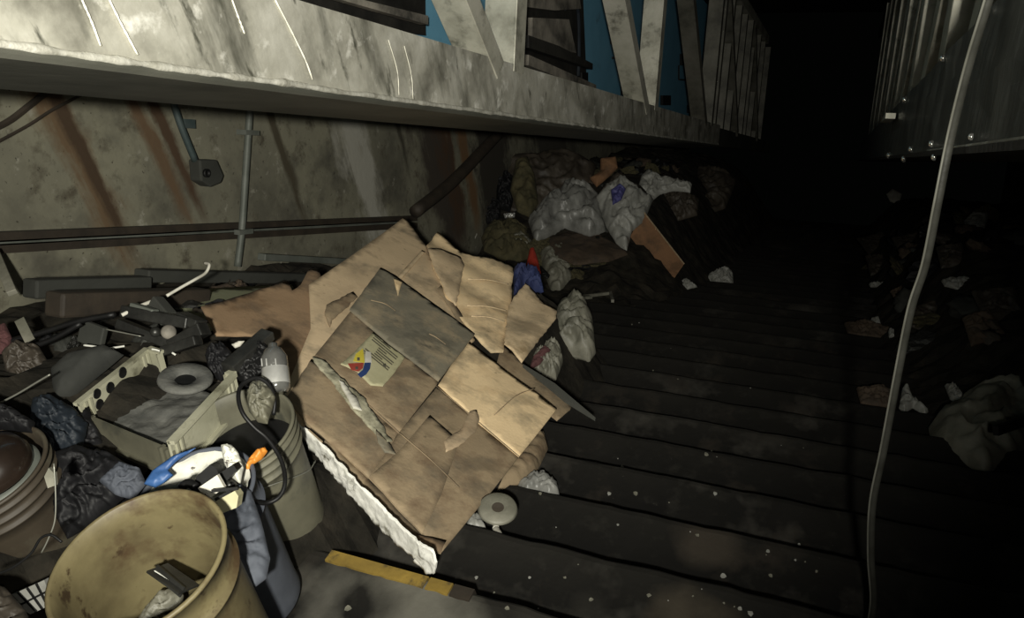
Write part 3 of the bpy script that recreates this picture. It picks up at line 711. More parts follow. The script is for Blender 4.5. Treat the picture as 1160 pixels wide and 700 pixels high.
# blue bucket with dried plaster
c = at_z(222, 557, 1.75)
e, base = bucket(c, .125, .105, .42, M['bucket_blue'], 'slate blue bucket filled with dried white plaster behind the foreground bucket', ribs=1)
cz = Vector((0,0,1))
g = G(); k = 18
for i in range(k+1):
    for j in range(40):
        t = 2*math.pi*j/40; r = .119*i/k; hh = .012*noise.fractal(Vector((math.cos(t)*r*22, math.sin(t)*r*22, 0)), 1, 2, 3) + .02*(i/k)**3 - .022
        g.v.append(c+Vector((math.cos(t)*r, math.sin(t)*r, hh)))
for i in range(k):
    for j in range(40): g.f.append((i*40+j, i*40+(j+1) % 40, (i+1)*40+(j+1) % 40, (i+1)*40+j))
g.out('plaster_fill', M['plaster'], e, smooth=True)
cam_bag('blue_liner', [(163,548),(172,533),(196,516),(222,507),(200,522),(190,532),(196,538),(186,546),(176,552)], 1.74, M['blueplastic'], .008, parent=e, ridged=False)
cam_bag('plaster_lip', [(250,505),(262,503),(270,512),(276,530),(272,548),(262,540),(254,525)], 1.72, M['plaster'], .02, parent=e)
o = empty('black_nozzle', at_z(245, 545, 1.66), 'black plastic cross-shaped fitting on the plaster in the blue bucket', 'fitting')
g = G(); g.prism([at_z(x, y, 1.66) for x, y in ((219,552),(222,540),(238,526),(245,530),(247,537),(264,526),(268,532),(256,546),(264,552),(250,552),(234,560),(224,562))], fw*.03)
ob = g.out('fitting_body', M['black'], o)
g = G(); g.tube([at_z(205,553,1.63), at_z(213,547,1.63), at_z(222,552,1.62)], .009, 8); g.out('hose_stub', M['black'], o, smooth=True)
o = empty('broken_case', at_z(252, 565, 1.62), 'broken white case leaning on the side of the blue bucket', 'case')
g = G(); g.prism([at_z(x, y, 1.60) for x, y in ((224,553),(246,538),(254,552),(236,566),(238,574))], fw*.012); g.out('case_lid', M['white'], o)
g = G(); g.prism([at_z(x, y, 1.59) for x, y in ((240,570),(266,556),(270,562),(268,575),(248,583))], fw*.03); g.out('case_base', M['sticker'], o)
for a, b in (((240,556),(270,553)), ((244,566),(262,556)), ((232,560),(240,568))):
    g = G(); g.bar(at_z(*a,1.575), at_z(*b,1.575), dn, .006, .006); g.out('rib', M['black'], o)
cam_bag('blue_cover', [(256,560),(270,545),(284,556),(296,590),(306,632),(302,655),(285,668),(268,672),(262,640),(252,600),(250,582)], 1.66, M['bucket_blue'], .02, label='slate blue plastic cover draped down the side of the blue bucket', cat='plastic cover')
# grey bucket
c = at_z(268, 486, 2.02)
e, base = bucket(c, .142, .115, .43, M['bucket_grey'], 'grime-covered grey bucket left of the cardboard, ringed by a black hose')
g = G(); g.lathe(c-cz*.10, cz, [(0,0),(.07,.006),(.135,0)], 32); g.out('dark_contents', M['black'], e, smooth=True)
g = G(); g.tube([c+Vector((.152*math.cos(t), .152*math.sin(t), -.13-.05*math.sin(t*2))) for t in [i*.35-2.6 for i in range(10)]], .0018, 6); g.out('wire_handle', M['steelwire'], e, smooth=True)
bt = empty('plastic_bottle', at_z(318,462,2.05), 'hazy upturned plastic bottle with a silver label beside the grey bucket', 'bottle')
p0, p1 = at_z(314,444,2.06), at_z(309,392,2.10); ax = (p1-p0); Lb = ax.length; ax.normalize()
g = G(); g.lathe(p0, ax, [(0,0),(.028,0),(.034,.01),(.034,Lb*.45),(.031,Lb*.5),(.034,Lb*.55),(.034,Lb*.75),(.022,Lb*.93),(.013,Lb*.97),(.013,Lb*1.05),(0,Lb*1.05)], 24); g.out('bottle_body', M['clear'], bt, smooth=True)
g = G(); g.lathe(p0+ax*.018, ax, [(.0350,0),(.0352,.002),(.0352,Lb*.36),(.0350,Lb*.362)], 24); g.out('label_wrap', M['silver'], bt, smooth=True)
for k in range(4):
    a = p0+ax*Lb*.58 + rt*(.012*(k-1.5)-.004) - fw*.033; g = G(); g.bar(a, a+ax*Lb*.16, rt, .003, .003); g.out('moulded_rib', M['silver'], bt)
cam_bag('crushed_cup', [(279,450),(284,436),(294,430),(306,436),(312,450),(308,464),(303,480),(292,478),(282,466)], 1.98, M['bucket_grey'], .035, label='crushed foam cup sitting in the grey bucket inside the hose loop', cat='cup')
cam_bag('orange_cap', [(278,530),(281,520),(290,510),(300,506),(303,511),(296,520),(286,526),(281,533)], 1.80, M['orange'], .012, ridged=False, label='orange plastic piece resting on the rim of the grey bucket', cat='plastic piece')
hz = empty('black_hose', at_z(300, 560, 1.85), 'black rubber hose looping over the grey bucket', 'hose')
g = G(); g.tube([at_z(x, y, z) for x, y, z in ((262,548,1.66),(276,562,1.72),(298,570,1.78),(316,563,1.80),(323,545,1.82),(318,520,1.86),(303,497,1.88),(288,484,1.88),(275,468,1.88),(270,450,1.90),(274,436,1.93),(290,428,1.96),(304,435,1.98),(311,452,2.0),(310,470,2.0))], .0052, 12)
g.out('hose_tube', M['black'], hz, smooth=True)
g = G(); g.tube([at_z(262,548,1.655), at_z(256,553,1.65)], .011, 12); g.out('hose_end', M['greymetal'], hz, smooth=True)
# left tan bucket
c = at_z(-22, 534, 1.76)
e, base = bucket(c, .135, .115, .40, M['bucket_tan'], 'tan ribbed bucket cut off by the left edge of the view')
g = G(); g.prism([at_z(x, y, 1.50) for x, y in ((50,540),(55,530),(61,536),(62,550),(54,553))], fw*.01); g.out('handle_lug', M['bag'], e)
g = G(); g.tube([at_z(x, y, 1.50) for x, y in ((61,525),(63,560),(62,590),(54,612),(47,626))], .0015, 6); g.out('wire_handle', M['steelwire'], e, smooth=True)
g = G(); g.tube([at_z(x, y, 1.48) for x, y in ((-20,655),(10,645),(34,628),(46,610),(58,606),(70,614))], .0025, 6); g.out('cord', M['black'], e, smooth=True)
o = empty('glass_dome', c, 'glossy dark brown dome sitting in the tan bucket at the left edge', 'dome')
dc = at_z(-16, 524, 1.74)
g = G(); g.lathe(dc-cz*.03, cz, [(.085,0),(.087,.02),(.078,.045),(.055,.065),(.03,.073),(0,.075)], 40); g.out('dome', M['brownglass'], o, smooth=True)
g = G(); g.lathe(dc-cz*.05, cz, [(.080,0),(.094,0),(.094,.012),(.080,.014)], 40); g.out('dome_ring', M['conduit'], o, smooth=True)
g = G(); g.lathe(dc+cz*.045, cz, [(.014,0),(.014,.012),(.010,.016),(0,.016)], 20); g.out('dome_knob', M['brownglass'], o, smooth=True)
# keyboard like board between buckets
o = empty('plastic_grille', at_z(34, 675, 1.62), 'pale plastic grille wedged between the tan and yellowed buckets', 'grille')
g = G(); q = [at_z(x, y, 1.60) for x, y in ((8,676),(50,657),(60,684),(34,696))]; g.prism(q, fw*.015); g.out('grille_plate', M['bagwhite'], o)
for t in (.3, .55, .8):
    g = G(); g.bar(q[0].lerp(q[1], t), q[3].lerp(q[2], t), fw, .006, .004); g.out('grille_bar', M['black'], o)
g = G(); g.bar(q[0].lerp(q[3], .5), q[1].lerp(q[2], .45), fw, .006, .004); g.out('grille_bar', M['black'], o)
M['darkcarton'] = mat('dark_carton', [(.015,.016,.014),(.03,.031,.027)], 5, .9)
cam_bag('brown_rag', [(-30,660),(5,664),(28,690),(38,712),(0,740),(-40,730)], 1.50, M['bagdark'], .03, label='dark brown rag in the bottom left corner', cat='rag')

# ------------------------------------------------------------------ crate tray
cn = (N+Vector((0,0,1))).normalized(); cc = at_z(178, 446, 2.12)
def cq(x, y, down=0):
    r = ray(x, y); return r*(cc.dot(cn)/r.dot(cn)) - cn*down
cr = empty('crate', cc-cn*.12, 'off-white plastic crate full of grime lying on the left heap', 'crate')
CA_, CB_, CC_, CD_ = cq(87,457), cq(167,394), cq(264,423), cq(192,500)
DEP = .105
g = G(); g.prism([p-cn*DEP for p in (CA_, CB_, CC_, CD_)], -cn*.008); g.out('crate_floor', M['crate'], cr)
def side(p, q, name='crate_side', holes=(), d0=0, d1=DEP, m=M['crate']):
    inn = (sum((CA_, CB_, CC_, CD_), Vector())/4 - (p+q)/2); inn -= cn*inn.dot(cn); dd = (q-p).normalized(); inn -= dd*inn.dot(dd); inn.normalize()
    g = G(); g.prism([p-cn*d0, q-cn*d0, q-cn*d1, p-cn*d1], inn*.007); o = g.out(name, m, cr)
    for off in (.0, DEP*.93):
        if d0 == 0 or off: 
            g = G(); g.bar(p-cn*(off+.004)-inn*.002, q-cn*(off+.004)-inn*.002, cn, .010, .020); g.out('rim', m, o)
    for t in (.06, .12, .88, .94):
        a = p.lerp(q, t)+inn*.003; g = G(); g.bar(a-cn*max(d0, .006), a-cn*d1, dd, .008, .018); g.out('corner_rib', m, o)
    for (x, y, r) in holes:
        ry = ray(x, y); pp = p+inn*.0085; hp = ry*(pp.dot(inn)/ry.dot(inn))
        gh = G(); gh.lathe(hp, inn, [(0,.0008),(r,.0008),(r*1.12,.0016),(r*1.2,.0),(r*1.2,-.001)], 24); h = gh.out('hole', M['black'], o, smooth=True)
    return o
side(CA_, CB_, holes=[(139,422,.0135),(125,439,.0135),(110,446,.012),(113,458,.0125)])
side(CC_, CD_)
g_ = CA_.lerp(CD_, .0); side(CA_, CD_, d0=.03, m=M['bucket_grey'])
side(CB_, CB_.lerp(CC_, .16)); side(CB_.lerp(CC_, .93), CC_)
exn = (CB_-CA_).normalized(); eyn = cn.cross(exn).normalized()
ins = lambda p: p.lerp(sum((CA_, CB_, CC_, CD_), Vector())/4, .06)-cn*(DEP-.022)
solid('grime', [ins(CA_), ins(CB_), ins(CC_), ins(CD_)], exn, eyn, cn, M['cratefloor'], parent=cr, th=.018, amp=.016, freq=14, step=.012)
o = empty('ring_lid', at_z(210, 428, 2.40), 'round grey lid with an oval hole at the far end of the crate', 'lid')
lc = at_z(210, 428, 2.22); nl = (N*.8-lc.normalized()*.3).normalized(); a_ = nl.orthogonal().normalized()
g = G(); g.lathe(lc-nl*.01, nl, [(.028,0),(.070,0),(.074,.006),(.070,.014),(.030,.010),(.028,0)], 40); g.out('lid_ring', M['cratefloor'], o, smooth=True)
g = G(); g.lathe(lc-nl*.008, nl, [(0,0),(.03,0)], 30); g.out('lid_hole', M['black'], o)

# ------------------------------------------------------------------ left heap items
def beam(name, x0, y0_, x1, y1_, z0_, z1_, w, h, m, label, cat, wdir=None, ends=True):
    o = G(); o.bar(at_z(x0, y0_, z0_), at_z(x1, y1_, z1_), wdir or N, w, h); ob = o.out(name, m, label=label, cat=cat)
    b = ob.modifiers.new('b', 'BEVEL'); b.width = min(w, h)*.12; b.segments = 2; return ob
def ubeam(name, x0, y0_, x1, y1_, u, w, h, m, label, cat):
    o = G(); o.bar(at_u(x0, y0_, u), at_u(x1, y1_, u), N, w, h); ob = o.out(name, m, label=label, cat=cat)
    b = ob.modifiers.new('b', 'BEVEL'); b.width = min(w, h)*.12; b.segments = 2; return ob
ubeam('steel_channel', 33, 327, 165, 322, -2.45, .065, .07, M['greyboard'], 'grey box channel lying at the foot of the wall, nearest to the left edge', 'steel channel')
ubeam('steel_channel', 160, 312, 395, 316, -2.5, .05, .08, M['greyboard'], 'long grey box channel at the wall foot behind the green board', 'steel channel')
ubeam('steel_channel', 296, 291, 390, 296, -2.65, .035, .05, M['conduit'], 'short lighter channel lying higher up at the wall foot', 'steel channel')
ubeam('timber_batten', 60, 345, 230, 338, -2.2, .08, .08, M['darkrail'], 'dark batten lying in front of the grey channels', 'batten')
psheet('green_board', [(188,336),(215,328),(330,322),(345,345),(280,368),(230,372),(205,350)], plane_pts(at_u(188,336,-2.25), at_u(330,322,-2.2), at_u(230,372,-1.95)), M['greenboard'], 0, th=.012, step=.05, label='pale green board lying behind the brown cardboard', cat='board')
beam('white_batten', -6, 285, 14, 332, 2.75, 2.6, .03, .02, M['bag'], 'pale batten leaning at the left edge by the wall', 'batten', rt)
g0 = empty('white_tube', at_z(190,335,2.5), 'thin white tube curving over the dark metal parts on the left heap', 'tube')
g = G(); g.tube([at_z(x, y, z) for x, y, z in ((138,357,2.42),(144,354,2.43),(158,347,2.46),(173,341,2.5))], .006, 10); g.out('tube_length', M['white'], g0, smooth=True)
g = G(); g.tube([at_z(x, y, z) for x, y, z in ((189,335,2.55),(206,325,2.6),(222,316,2.65),(233,309,2.7),(237,300,2.72),(232,298,2.75))], .005, 10); g.out('tube_length', M['white'], g0, smooth=True)
WIR = 'wires on the left heap'
for pts, lab, r in (([(95,391),(108,392.5),(120,394.5),(131,393.5),(141,392)], 'bright bent wire lying beside the crate\'s far corner', .003),
                 ([(120,373),(140,377),(160,381)], 'thin pale wire lying above the bent wire', .002),
                 ([(172,395.5),(176,396),(181,397.5)], 'short bright wire end right of the crate\'s far corner', .003),
                 ([(195,399.5),(199,402)], 'tiny bright wire end under the dark metal part', .003),
                 ([(-5,459),(20,446),(40,434),(57,424)], 'long curved pale wire at the left edge', .0025)):
    g = G(); g.tube([at_z(x, y, 2.32 if pts[0][0] > 0 else 1.95) for x, y in pts], r, 8); g.out('wire', M['wire'] if r == .003 else M['steelwire'], smooth=True, label=lab, cat='wire', group=WIR)
# dark metal mechanism
mc = empty('metal_mechanism', at_z(190,380,2.55), 'oily dark metal mechanism with levers on the left heap above the crate', 'mechanism')
def mb(a, b, w, h, m=M['greymetal'], name='lever', z=2.45):
    g = G(); g.bar(at_z(*a, z), at_z(*b, z-.03), dn, w, h); o = g.out(name, m, mc)
    bb = o.modifiers.new('b', 'BEVEL'); bb.width = .004; bb.segments = 2
mb((140,352),(215,366),.035,.04); mb((135,366),(200,392),.03,.04); mb((196,392),(232,372),.04,.05, z=2.42); mb((175,342),(192,362),.05,.04, M['greyboard'], 'plate', 2.5)
mb((150,348),(176,356),.03,.03, M['conduit'], 'plate', 2.46); mb((205,358),(228,368),.03,.05); mb((186,398),(225,385),.03,.04, z=2.38)
mb((92,374),(118,384),.07,.02, M['greyboard'], 'plate', 2.45)
for (x, y, r, m) in ((191,376,.022,'machinegrey'),(176,376,.016,'greymetal'),(214,378,.018,'greymetal')):
    p = at_z(x, y, 2.40); d = -p.normalized(); g = G(); g.lathe(p, d, [(r,-.03),(r,0),(r*.8,.008),(r*.3,.012),(0,.012)], 24); g.out('wheel', M[m], mc, smooth=True)
# dark block, bags and rags
cam_bag('cardboard_carton', [(60,440),(58,420),(78,402),(120,392),(140,402),(104,432),(80,452),(64,456)], 2.2, M['darkcarton'], .05, ridged=False, amp=.006, label='dark grey flattened carton left of the crate', cat='carton')
cam_bag('blue_bag', [(38,452),(60,448),(84,462),(100,480),(92,512),(66,520),(46,505),(34,478)], 2.02, M['bluebag'], .05, label='dark blue plastic bag below the dark carton', cat='bag')
cam_bag('black_bag', [(58,515),(88,505),(122,512),(152,530),(150,556),(110,590),(76,610),(60,580)], 1.85, M['blackbag'], .05, label='black plastic bag between the crate and the buckets', cat='bag')
cam_bag('black_bag', [(-20,450),(14,462),(40,478),(36,490),(0,486),(-30,490)], 1.85, M['blackbag'], .04, label='black plastic bag behind the tan bucket', cat='bag')
cam_bag('grey_rag', [(112,545),(136,522),(158,530),(166,548),(150,566),(130,560)], 1.80, M['bucket_blue'], .02, label='grey rag under the curved end of the crate', cat='rag')
cam_bag('brown_rag', [(2,400),(20,386),(44,392),(56,412),(40,440),(18,432),(6,420)], 2.3, M['bagdark'], .04, label='dull brown rag on the heap by the left edge', cat='rag')
cam_bag('red_rag', [(-10,368),(6,366),(14,384),(8,400),(-12,402)], 2.35, M['maroon'], .02, label='dull red rag at the left edge', cat='rag')
beam('white_strip', 22, 362, 34, 386, 2.38, 2.34, .028, .006, M['bag'], 'short pale strip standing in the left heap', 'strip', rt)
cam_bag('black_cloth', [(232,402),(240,390),(252,388),(262,398),(266,420),(250,432),(238,424)], 2.35, M['blackbag'], .04, label='black cloth bundle behind the crate', cat='cloth')
beam('black_rail', 258, 418, 304, 378, 2.22, 2.35, .045, .03, M['greymetal'], 'dark metal rail standing up between crate and cardboard', 'rail', rt)
cam_bag('black_bag', [(258,424),(275,400),(296,384),(304,392),(312,420),(304,440),(280,436)], 2.28, M['black'], .03, label='black plastic bag around the dark rail by the bottle', cat='bag')
cam_bag('paper_scrap', [(262,390),(270,386),(277,386),(272,392),(266,394)], 2.5, M['white'], .006, label='white paper scrap against the brown cardboard', cat='paper scrap')
cam_bag('black_bag', [(100,460),(120,506),(135,522),(120,540),(96,520),(86,480)], 2.06, M['blackbag'], .03, label='black plastic bag tucked under the near corner of the crate', cat='bag')
for pts, lab in (([(-4,392),(20,384),(50,376),(88,364),(130,356)], 'black cable trailing across the left heap, upper one'), ([(-4,400),(30,394),(60,384),(92,366)], 'black cable trailing across the left heap, lower one')):
    g = G(); g.tube([at_z(x, y, 2.36) for x, y in pts], .009, 8); g.out('black_cable', M['black'], smooth=True, label=lab, cat='cable')

# ------------------------------------------------------------------ between: bags beside cardboard
heap_bag('grey_bag', [(622,372),(634,345),(648,338),(662,343),(672,365),(675,400),(668,409),(645,402),(628,395)], M['bag'], .06, .12, lean=.4, amp=.045, label='dirty grey bag standing beside the pale torn cardboard', cat='bag')
heap_bag('grey_bag', [(600,408),(618,392),(634,392),(638,410),(630,430),(610,432),(598,424)], M['bag'], .05, .08, lean=.4, amp=.045, label='smaller dirty grey bag in front of the standing one', cat='bag')
heap_bag('maroon_cloth', [(598,420),(604,404),(616,392),(624,396),(612,412)], M['maroon'], .12, .02, lean=.5, label='maroon cloth wedged behind the cardboard flap', cat='cloth')
heap_bag('white_bag', [(610,290),(622,283),(640,282),(650,296),(648,318),(634,334),(624,328),(616,310)], M['bag'], .05, .12, lean=.4, amp=.045, label='pale bag standing beside the red cone piece', cat='bag')
heap_bag('navy_cloth', [(581,306),(598,304),(612,312),(616,330),(604,330),(594,322),(582,334)], M['bluecloth'], .10, .06, lean=.4, label='navy blue cloth behind the pale torn cardboard', cat='cloth')
heap_bag('red_cone', [(600,282),(605,281),(610,296),(613,310),(598,308),(596,300)], M['redp'], .16, .04, lean=.5, ridged=False, amp=.003, label='red plastic cone piece standing above the navy cloth', cat='plastic cone')
heap_bag('dark_sheet', [(612,300),(624,312),(620,316),(613,312)], M['black'], .12, .01, lean=.5, label='small black shard pointing at the pale bag', cat='shard')
# litter on the steps next to the box
o = empty('paper_disc', at_w(565,576,-1.06), 'round pale paper lid with a dark centre on the step under the box corner', 'lid')
lc = at_w(564, 575, -1.04); nl = (N*.7-lc.normalized()*.5).normalized()
g = G(); g.lathe(lc, nl, [(.016,.001),(.030,.004),(.052,.002),(.060,-.004),(.056,-.006),(.016,-.002)], 40); g.out('lid_disc', M['bag'], o, smooth=True)
g = G(); g.lathe(lc, nl, [(0,0),(.018,.002)], 24); g.out('lid_centre', M['bagdark'], o)
heap_bag('crumpled_cup', [(527,588),(536,583),(546,588),(552,602),(538,604),(528,600)], M['bagwhite'], .02, .03, lean=.3, amp=.010, label='crumpled white cup under the lower corner of the box', cat='cup')
g0 = empty('plastic_spoon', at_w(562,600,-1.07), 'white plastic spoon piece on the step below the paper lid', 'spoon')
heap_bag('spoon_bowl', [(559,588),(563,586),(566,590),(565,597),(558,598)], M['white'], .04, .006, parent=g0, ridged=False, amp=.001)
heap_bag('spoon_handle', [(558,597),(565,597),(572,609),(560,607)], M['white'], .04, .006, parent=g0, ridged=False, amp=.001)
heap_bag('clear_cup', [(586,552),(600,542),(616,540),(632,552),(634,562),(622,566),(608,560),(594,562)], M['baggrey'], .03, .05, lean=.2, amp=.014, label='crushed grey cup on the step right of the carton', cat='cup')

# ------------------------------------------------------------------ far heap
heap_bag('brown_plastic', [(566,178),(596,176),(640,170),(676,186),(668,216),(630,236),(600,248),(575,240)], M['bagdark'], .10, .14, lean=.5, amp=.06, label='large dark brown film heaped at the wall behind the grey film', cat='plastic film')
heap_bag('brown_cloth', [(584,182),(598,178),(606,200),(610,230),(600,246),(586,240),(578,215)], M['olive'], .30, .08, lean=.6, ridged=False, label='pointed brown cloth standing at the top left of the far heap', cat='cloth')
heap_bag('grey_film', [(598,250),(612,232),(638,212),(662,210),(680,228),(686,262),(668,268),(640,258),(622,268),(606,274)], M['baggrey'], .14, .16, lean=.4, amp=.10, label='crumpled grey plastic film in the middle of the far heap', cat='plastic film')
wb = heap_bag('printed_bag', [(674,226),(690,206),(706,202),(722,214),(740,226),(730,250),(716,262),(710,284),(698,276),(686,256)], M['bagwhite'], .16, .12, lean=.5, label='white plastic bag with a blue print on the far heap', cat='bag')
o = heap_bag('blue_print', [(692,216),(702,208),(709,214),(704,226),(694,232)], M['purple'], .33, .03, lean=.5, ridged=False); o.parent = wb; o.location = o.location - wb.location
heap_bag('white_film', [(726,200),(733,192),(750,200),(770,204),(784,208),(782,218),(764,216),(748,220),(738,228),(722,216)], M['bagwhite'], .20, .06, lean=.5, label='white film strip trailing right of the printed bag', cat='plastic film')
heap_bag('tan_carton', [(680,180),(698,178),(700,190),(690,200),(676,212),(668,202),(680,194)], M['cb_far'], .30, .05, lean=.6, ridged=False, amp=.004, label='small tan carton on top of the far heap', cat='carton')
zt = on_heap(722,254,.16).dot(fw); zb = on_heap(768,314,.05).dot(fw); print('PLANK', zt, zb)
zt = min(zt, zb+.1)
pk = [at_z(714,268,zt), at_z(729,240,zt), at_z(775,299,zb), at_z(757,325,zb)]
g = G(); g.prism(pk, fw*.03); o = g.out('cardboard_plank', M['cb_far'], label='reddish brown cardboard plank leaning on the far heap', cat='cardboard')
g = G(); g.tube([pk[1]-fw*.002, pk[2]-fw*.002], .006, 6); g.out('pale_edge', M['corr'], o)
heap_bag('olive_rags', [(545,268),(556,254),(580,252),(600,264),(604,290),(590,296),(566,292),(548,284)], M['olive'], .10, .10, lean=.3, label='olive tangled rags left of the red cone piece', cat='rags')
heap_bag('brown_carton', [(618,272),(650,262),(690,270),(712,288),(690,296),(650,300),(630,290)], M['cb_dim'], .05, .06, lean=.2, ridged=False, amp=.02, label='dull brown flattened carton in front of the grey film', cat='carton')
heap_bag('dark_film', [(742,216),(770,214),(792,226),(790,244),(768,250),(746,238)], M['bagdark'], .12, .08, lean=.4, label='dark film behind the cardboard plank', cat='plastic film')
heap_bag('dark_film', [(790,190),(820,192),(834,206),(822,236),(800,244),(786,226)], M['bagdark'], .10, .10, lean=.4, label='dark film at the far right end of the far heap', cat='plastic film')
heap_bag('white_bag', [(788,320),(800,314),(808,308),(820,304),(830,308),(831,320),(820,334),(812,324),(800,324)], M['bagwhite'], .05, .06, lean=.4, label='small crumpled white bag alone on the dark steps', cat='bag')
heap_bag('paper_cup', [(768,322),(776,315),(784,320),(790,325),(776,328)], M['bagwhite'], .05, .03, lean=.4, label='pinkish white scrap at the foot of the cardboard plank', cat='paper scrap')
heap_bag('white_box', [(526,261),(530,258),(541,265),(538,271),(528,266)], M['white'], .14, .03, lean=.5, ridged=False, amp=.001, label='tiny white box shining at the left end of the far heap', cat='box')
heap_bag('white_scrap', [(522,276),(530,274),(536,278),(530,281),(522,281)], M['bagwhite'], .06, .02, lean=.5, label='pale scrap right under the tiny white box', cat='paper scrap')
g = G(); g.bar(at_w(666,297,-.98), at_w(700,299,-.98), T, .05, .02); g.bar(at_w(698,297,-.98), at_w(715,300,-.98), T, .09, .03)
g.out('pale_stick', M['bag'], label='pale stick lying on the step in front of the brown carton', cat='stick')
g = G(); g.bar(at_w(657,336,-1.03), at_w(690,332,-1.03), T, .025, .02); g.bar(at_w(691,331,-1.03), at_w(694,341,-1.03), U, .02, .02); g.bar(at_w(656,337,-1.03), at_w(668,336,-1.03), T, .06, .02)
g.out('angle_bracket', M['bag'], label='L-shaped pale bracket on the dark step above the grey bag', cat='bracket')
# black bags of the far heap
heap_bag('black_bag', [(560,206),(572,194),(582,200),(582,226),(578,240),(564,236)], M['blackbag'], .16, .08, lean=.6, label='black bag beside the pointed brown cloth', cat='bag')
heap_bag('black_bag', [(544,240),(554,222),(568,230),(566,248),(552,254)], M['blackbag'], .12, .06, lean=.6, label='black bag below the other one at the left end of the far heap', cat='bag')
heap_bag('pale_rag', [(574,268),(590,262),(602,272),(598,286),(584,282)], M['bag'], .16, .03, lean=.5, label='pale rag on the olive rags', cat='rag')
heap_bag('foil_scrap', [(570,242),(584,241),(583,246),(572,247)], M['silver'], .14, .02, lean=.6, label='shiny foil scrap under the black bag of the far heap', cat='foil scrap')

# ------------------------------------------------------------------ right heap
heap_bag('white_sheet', [(1052,482),(1066,470),(1092,452),(1118,440),(1160,446),(1190,470),(1170,505),(1128,532),(1116,540),(1080,520),(1056,500)], M['bag'], .06, .12, lean=.2, amp=.06, label='large pale plastic sheet crumpled at the lower right edge', cat='plastic sheet')
g = G(); g.bar(on_heap(1128,488,.22), on_heap(1180,470,.22), dn, .035, .02); g.out('black_stick', M['black'], label='black stick lying across the pale sheet at the right edge', cat='stick')
heap_bag('white_carton', [(1004,220),(1011,214),(1022,220),(1018,232),(1008,228)], M['white'], .10, .04, lean=.5, ridged=False, amp=.002, label='small white carton alone left of the hanging cable', cat='carton')
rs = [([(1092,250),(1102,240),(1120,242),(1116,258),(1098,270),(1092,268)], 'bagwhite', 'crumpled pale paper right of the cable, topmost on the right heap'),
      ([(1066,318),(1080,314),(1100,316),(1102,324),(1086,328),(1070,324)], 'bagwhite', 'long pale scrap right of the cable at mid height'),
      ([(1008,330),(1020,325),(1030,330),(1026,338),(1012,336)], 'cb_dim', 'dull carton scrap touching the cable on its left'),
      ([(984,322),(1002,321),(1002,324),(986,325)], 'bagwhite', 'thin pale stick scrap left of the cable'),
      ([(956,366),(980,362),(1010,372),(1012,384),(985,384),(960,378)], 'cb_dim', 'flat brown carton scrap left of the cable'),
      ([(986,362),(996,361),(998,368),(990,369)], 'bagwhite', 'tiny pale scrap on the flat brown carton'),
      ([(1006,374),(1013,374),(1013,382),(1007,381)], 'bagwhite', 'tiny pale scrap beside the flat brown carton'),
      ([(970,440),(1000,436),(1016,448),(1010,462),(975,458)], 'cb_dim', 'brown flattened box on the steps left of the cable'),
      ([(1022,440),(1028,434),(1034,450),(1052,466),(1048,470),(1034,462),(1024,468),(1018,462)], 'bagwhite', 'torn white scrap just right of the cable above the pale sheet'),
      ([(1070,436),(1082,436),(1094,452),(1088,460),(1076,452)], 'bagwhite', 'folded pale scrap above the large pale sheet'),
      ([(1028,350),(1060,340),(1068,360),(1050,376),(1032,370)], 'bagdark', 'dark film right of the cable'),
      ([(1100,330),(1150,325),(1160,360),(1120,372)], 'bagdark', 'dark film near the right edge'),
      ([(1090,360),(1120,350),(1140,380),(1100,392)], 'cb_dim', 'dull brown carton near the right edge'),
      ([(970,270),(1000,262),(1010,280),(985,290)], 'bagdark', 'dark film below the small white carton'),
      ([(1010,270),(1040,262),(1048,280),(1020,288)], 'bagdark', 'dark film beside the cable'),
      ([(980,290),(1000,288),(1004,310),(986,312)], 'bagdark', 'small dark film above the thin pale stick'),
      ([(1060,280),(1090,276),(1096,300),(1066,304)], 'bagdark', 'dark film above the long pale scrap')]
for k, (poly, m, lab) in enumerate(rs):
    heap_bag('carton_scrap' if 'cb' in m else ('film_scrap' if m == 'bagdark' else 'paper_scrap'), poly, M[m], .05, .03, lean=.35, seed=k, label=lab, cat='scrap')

# ------------------------------------------------------------------ small litter on the steps and heaps
def chip_mesh(seed, r):
    random.seed(seed); g = G(); n = 7
    top = [Vector((math.cos(i*6.283/n)*r*random.uniform(.6, 1.2), math.sin(i*6.283/n)*r*random.uniform(.5, 1), r*.35*random.uniform(.6, 1.2))) for i in range(n)]
    bot = [Vector((p.x*1.1, p.y*1.1, 0)) for p in top]
    g.add(top+bot, [tuple(range(n)), tuple(range(2*n-1, n-1, -1))]+[(i, (i+1) % n, n+(i+1) % n, n+i) for i in range(n)])
    return g
protos = []
for k in range(4):
    g = chip_mesh(k, .011)
    me = bpy.data.meshes.new('plaster_chip'); me.from_pydata(g.v, [], g.f); me.materials.append(M['bagwhite'] if k % 2 else M['bag'])
    protos.append(me)
spots = [(758,570),(782,603),(790,607),(870,625),(868,629),(901,635),(912,637),(819,653),(873,653),(810,560),(785,676),(838,690),(832,688),(795,668),(735,675),(757,681),(820,684),(850,696),(925,648),(905,617),
         (612,560),(630,598),(655,640),(700,595),(720,560),(690,560),(640,655),(600,655),(575,690),(540,655),(560,672),(610,690),(670,680),(326,634),(318,634),(412,618),(395,690),(705,530),(806,512),(812,518),(800,515),(885,505),(910,508),(700,520),(740,420),(760,395),(716,368),(724,366),(768,430),(850,440)]
random.seed(3)
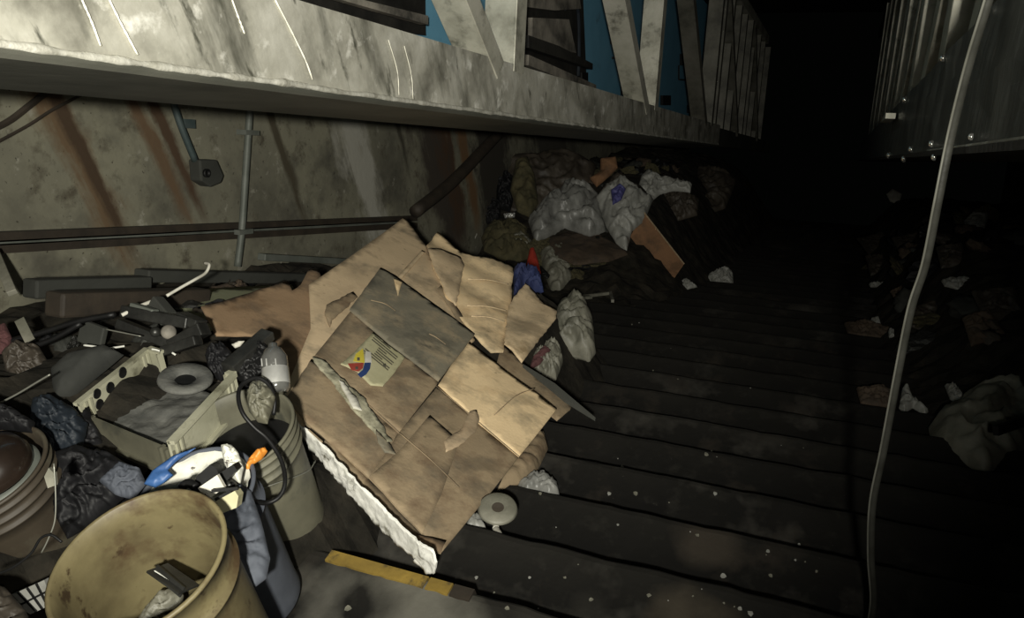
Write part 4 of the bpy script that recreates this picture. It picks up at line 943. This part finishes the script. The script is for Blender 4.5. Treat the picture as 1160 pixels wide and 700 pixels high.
for i, (x, y) in enumerate(spots):
    p = at_w(x, y, -1.12)
    for _ in range(3):      # settle on the tread under the line of sight
        r = ray(x, y); p = r*(stair_z(p.y)/r.z)
    o = bpy.data.objects.new('plaster_chip', protos[i % 4]); COL.objects.link(o)
    o.location = (p.x, p.y, stair_z(p.y)+.003); sc = random.choice([.2, .25, .3, .4, .55, .8]); o.scale = (sc, sc, sc); o.rotation_euler.z = random.uniform(0, 6)
    tag(o, 'small pale plaster chip lying on the dark steps', 'chip', 'plaster chips on the steps')
# shreds over the heaps
sm = []
for k, mn in enumerate(('bagdark', 'olive', 'greyboard', 'blackbag', 'cb_dim', 'greymetal')):
    bm = bmesh.new(); bmesh.ops.create_icosphere(bm, subdivisions=3, radius=1)
    for v in bm.verts:
        q = v.co.copy(); v.co *= .75+.5*(1-abs(noise.noise(q*1.6+Vector((k*5, 0, 0))))*2.2)+.2*noise.noise(q*5); v.co.z *= .4
    me = bpy.data.meshes.new('shred'); bm.to_mesh(me); bm.free(); me.materials.append(M[mn])
    for p in me.polygons: p.use_smooth = (k % 2 == 0)
    sm.append(me)
def shreds(n, u0, u1, v0, v1, lab, grp, smin, smax):
    c = 0
    while c < n:
        u = random.uniform(u0, u1); v = random.uniform(v0, v1); w = heap_w(u, v)
        if w < -1.12: continue
        o = bpy.data.objects.new('crumpled_scrap', random.choice(sm)); COL.objects.link(o); o.location = S(u, v, w+.02)
        s = random.uniform(smin, smax); o.scale = (s*random.uniform(.6, 1.4), s*random.uniform(.6, 1.4), s)
        o.rotation_euler = (random.uniform(-.9, .3), random.uniform(-.5, .5), random.uniform(0, 6)); tag(o, lab, 'scrap', grp); c += 1
random.seed(11)
shreds(60, -2.55, -1.75, 5.2, 9.5, 'dull crumpled scrap in the far heap against the wall', 'crumpled scraps of the far heap', .06, .16)
shreds(45, -2.6, -1.5, 1.0, 3.0, 'dull crumpled scrap in the left heap along the wall', 'crumpled scraps of the left heap', .03, .08)
shreds(60, .2, 1.8, 3.2, 9.5, 'dull crumpled scrap in the right heap under the truss', 'crumpled scraps of the right heap', .05, .13)

# ------------------------------------------------------------------ camera, light, world
cam = bpy.data.cameras.new('camera'); co = bpy.data.objects.new('camera', cam); COL.objects.link(co)
cam.sensor_width = 36; cam.lens = F/1160*36; cam.clip_start = .02
co.matrix_world = Matrix(((rt.x, -dn.x, -fw.x, 0), (rt.y, -dn.y, -fw.y, 0), (rt.z, -dn.z, -fw.z, 0), (0, 0, 0, 1)))
bpy.context.scene.camera = co
def spot_lamp(name, loc, e, size, soft, px, py):
    ld = bpy.data.lights.new(name, 'SPOT'); lo = bpy.data.objects.new(name, ld); COL.objects.link(lo)
    lo.location = loc; aim = (ray(px, py)*(3.2/F) - loc).normalized()
    lo.rotation_euler = aim.to_track_quat('-Z', 'Y').to_euler()
    ld.energy = e; ld.spot_size = math.radians(size); ld.spot_blend = 1.0; ld.shadow_soft_size = soft; ld.color = (1, .97, .86)
spot_lamp('phone_torch', rt*.03 + dn*.05, 16, 112, .008, 230, 30)
spot_lamp('added_fill_spot', -fw*.5 - U*.04 + dn*.05, 540, 87, .04, 425, 130)  # added spot behind the camera, evens out the falloff with distance
w = bpy.data.worlds.new('world'); bpy.context.scene.world = w; w.use_nodes = True
w.node_tree.nodes['Background'].inputs[0].default_value = (.6, .7, .6, 1); w.node_tree.nodes['Background'].inputs[1].default_value = .001
vs = bpy.context.scene.view_settings
vs.view_transform = 'Standard'; vs.look = 'None'; vs.gamma = 1; vs.use_curve_mapping = False; vs.exposure = 0
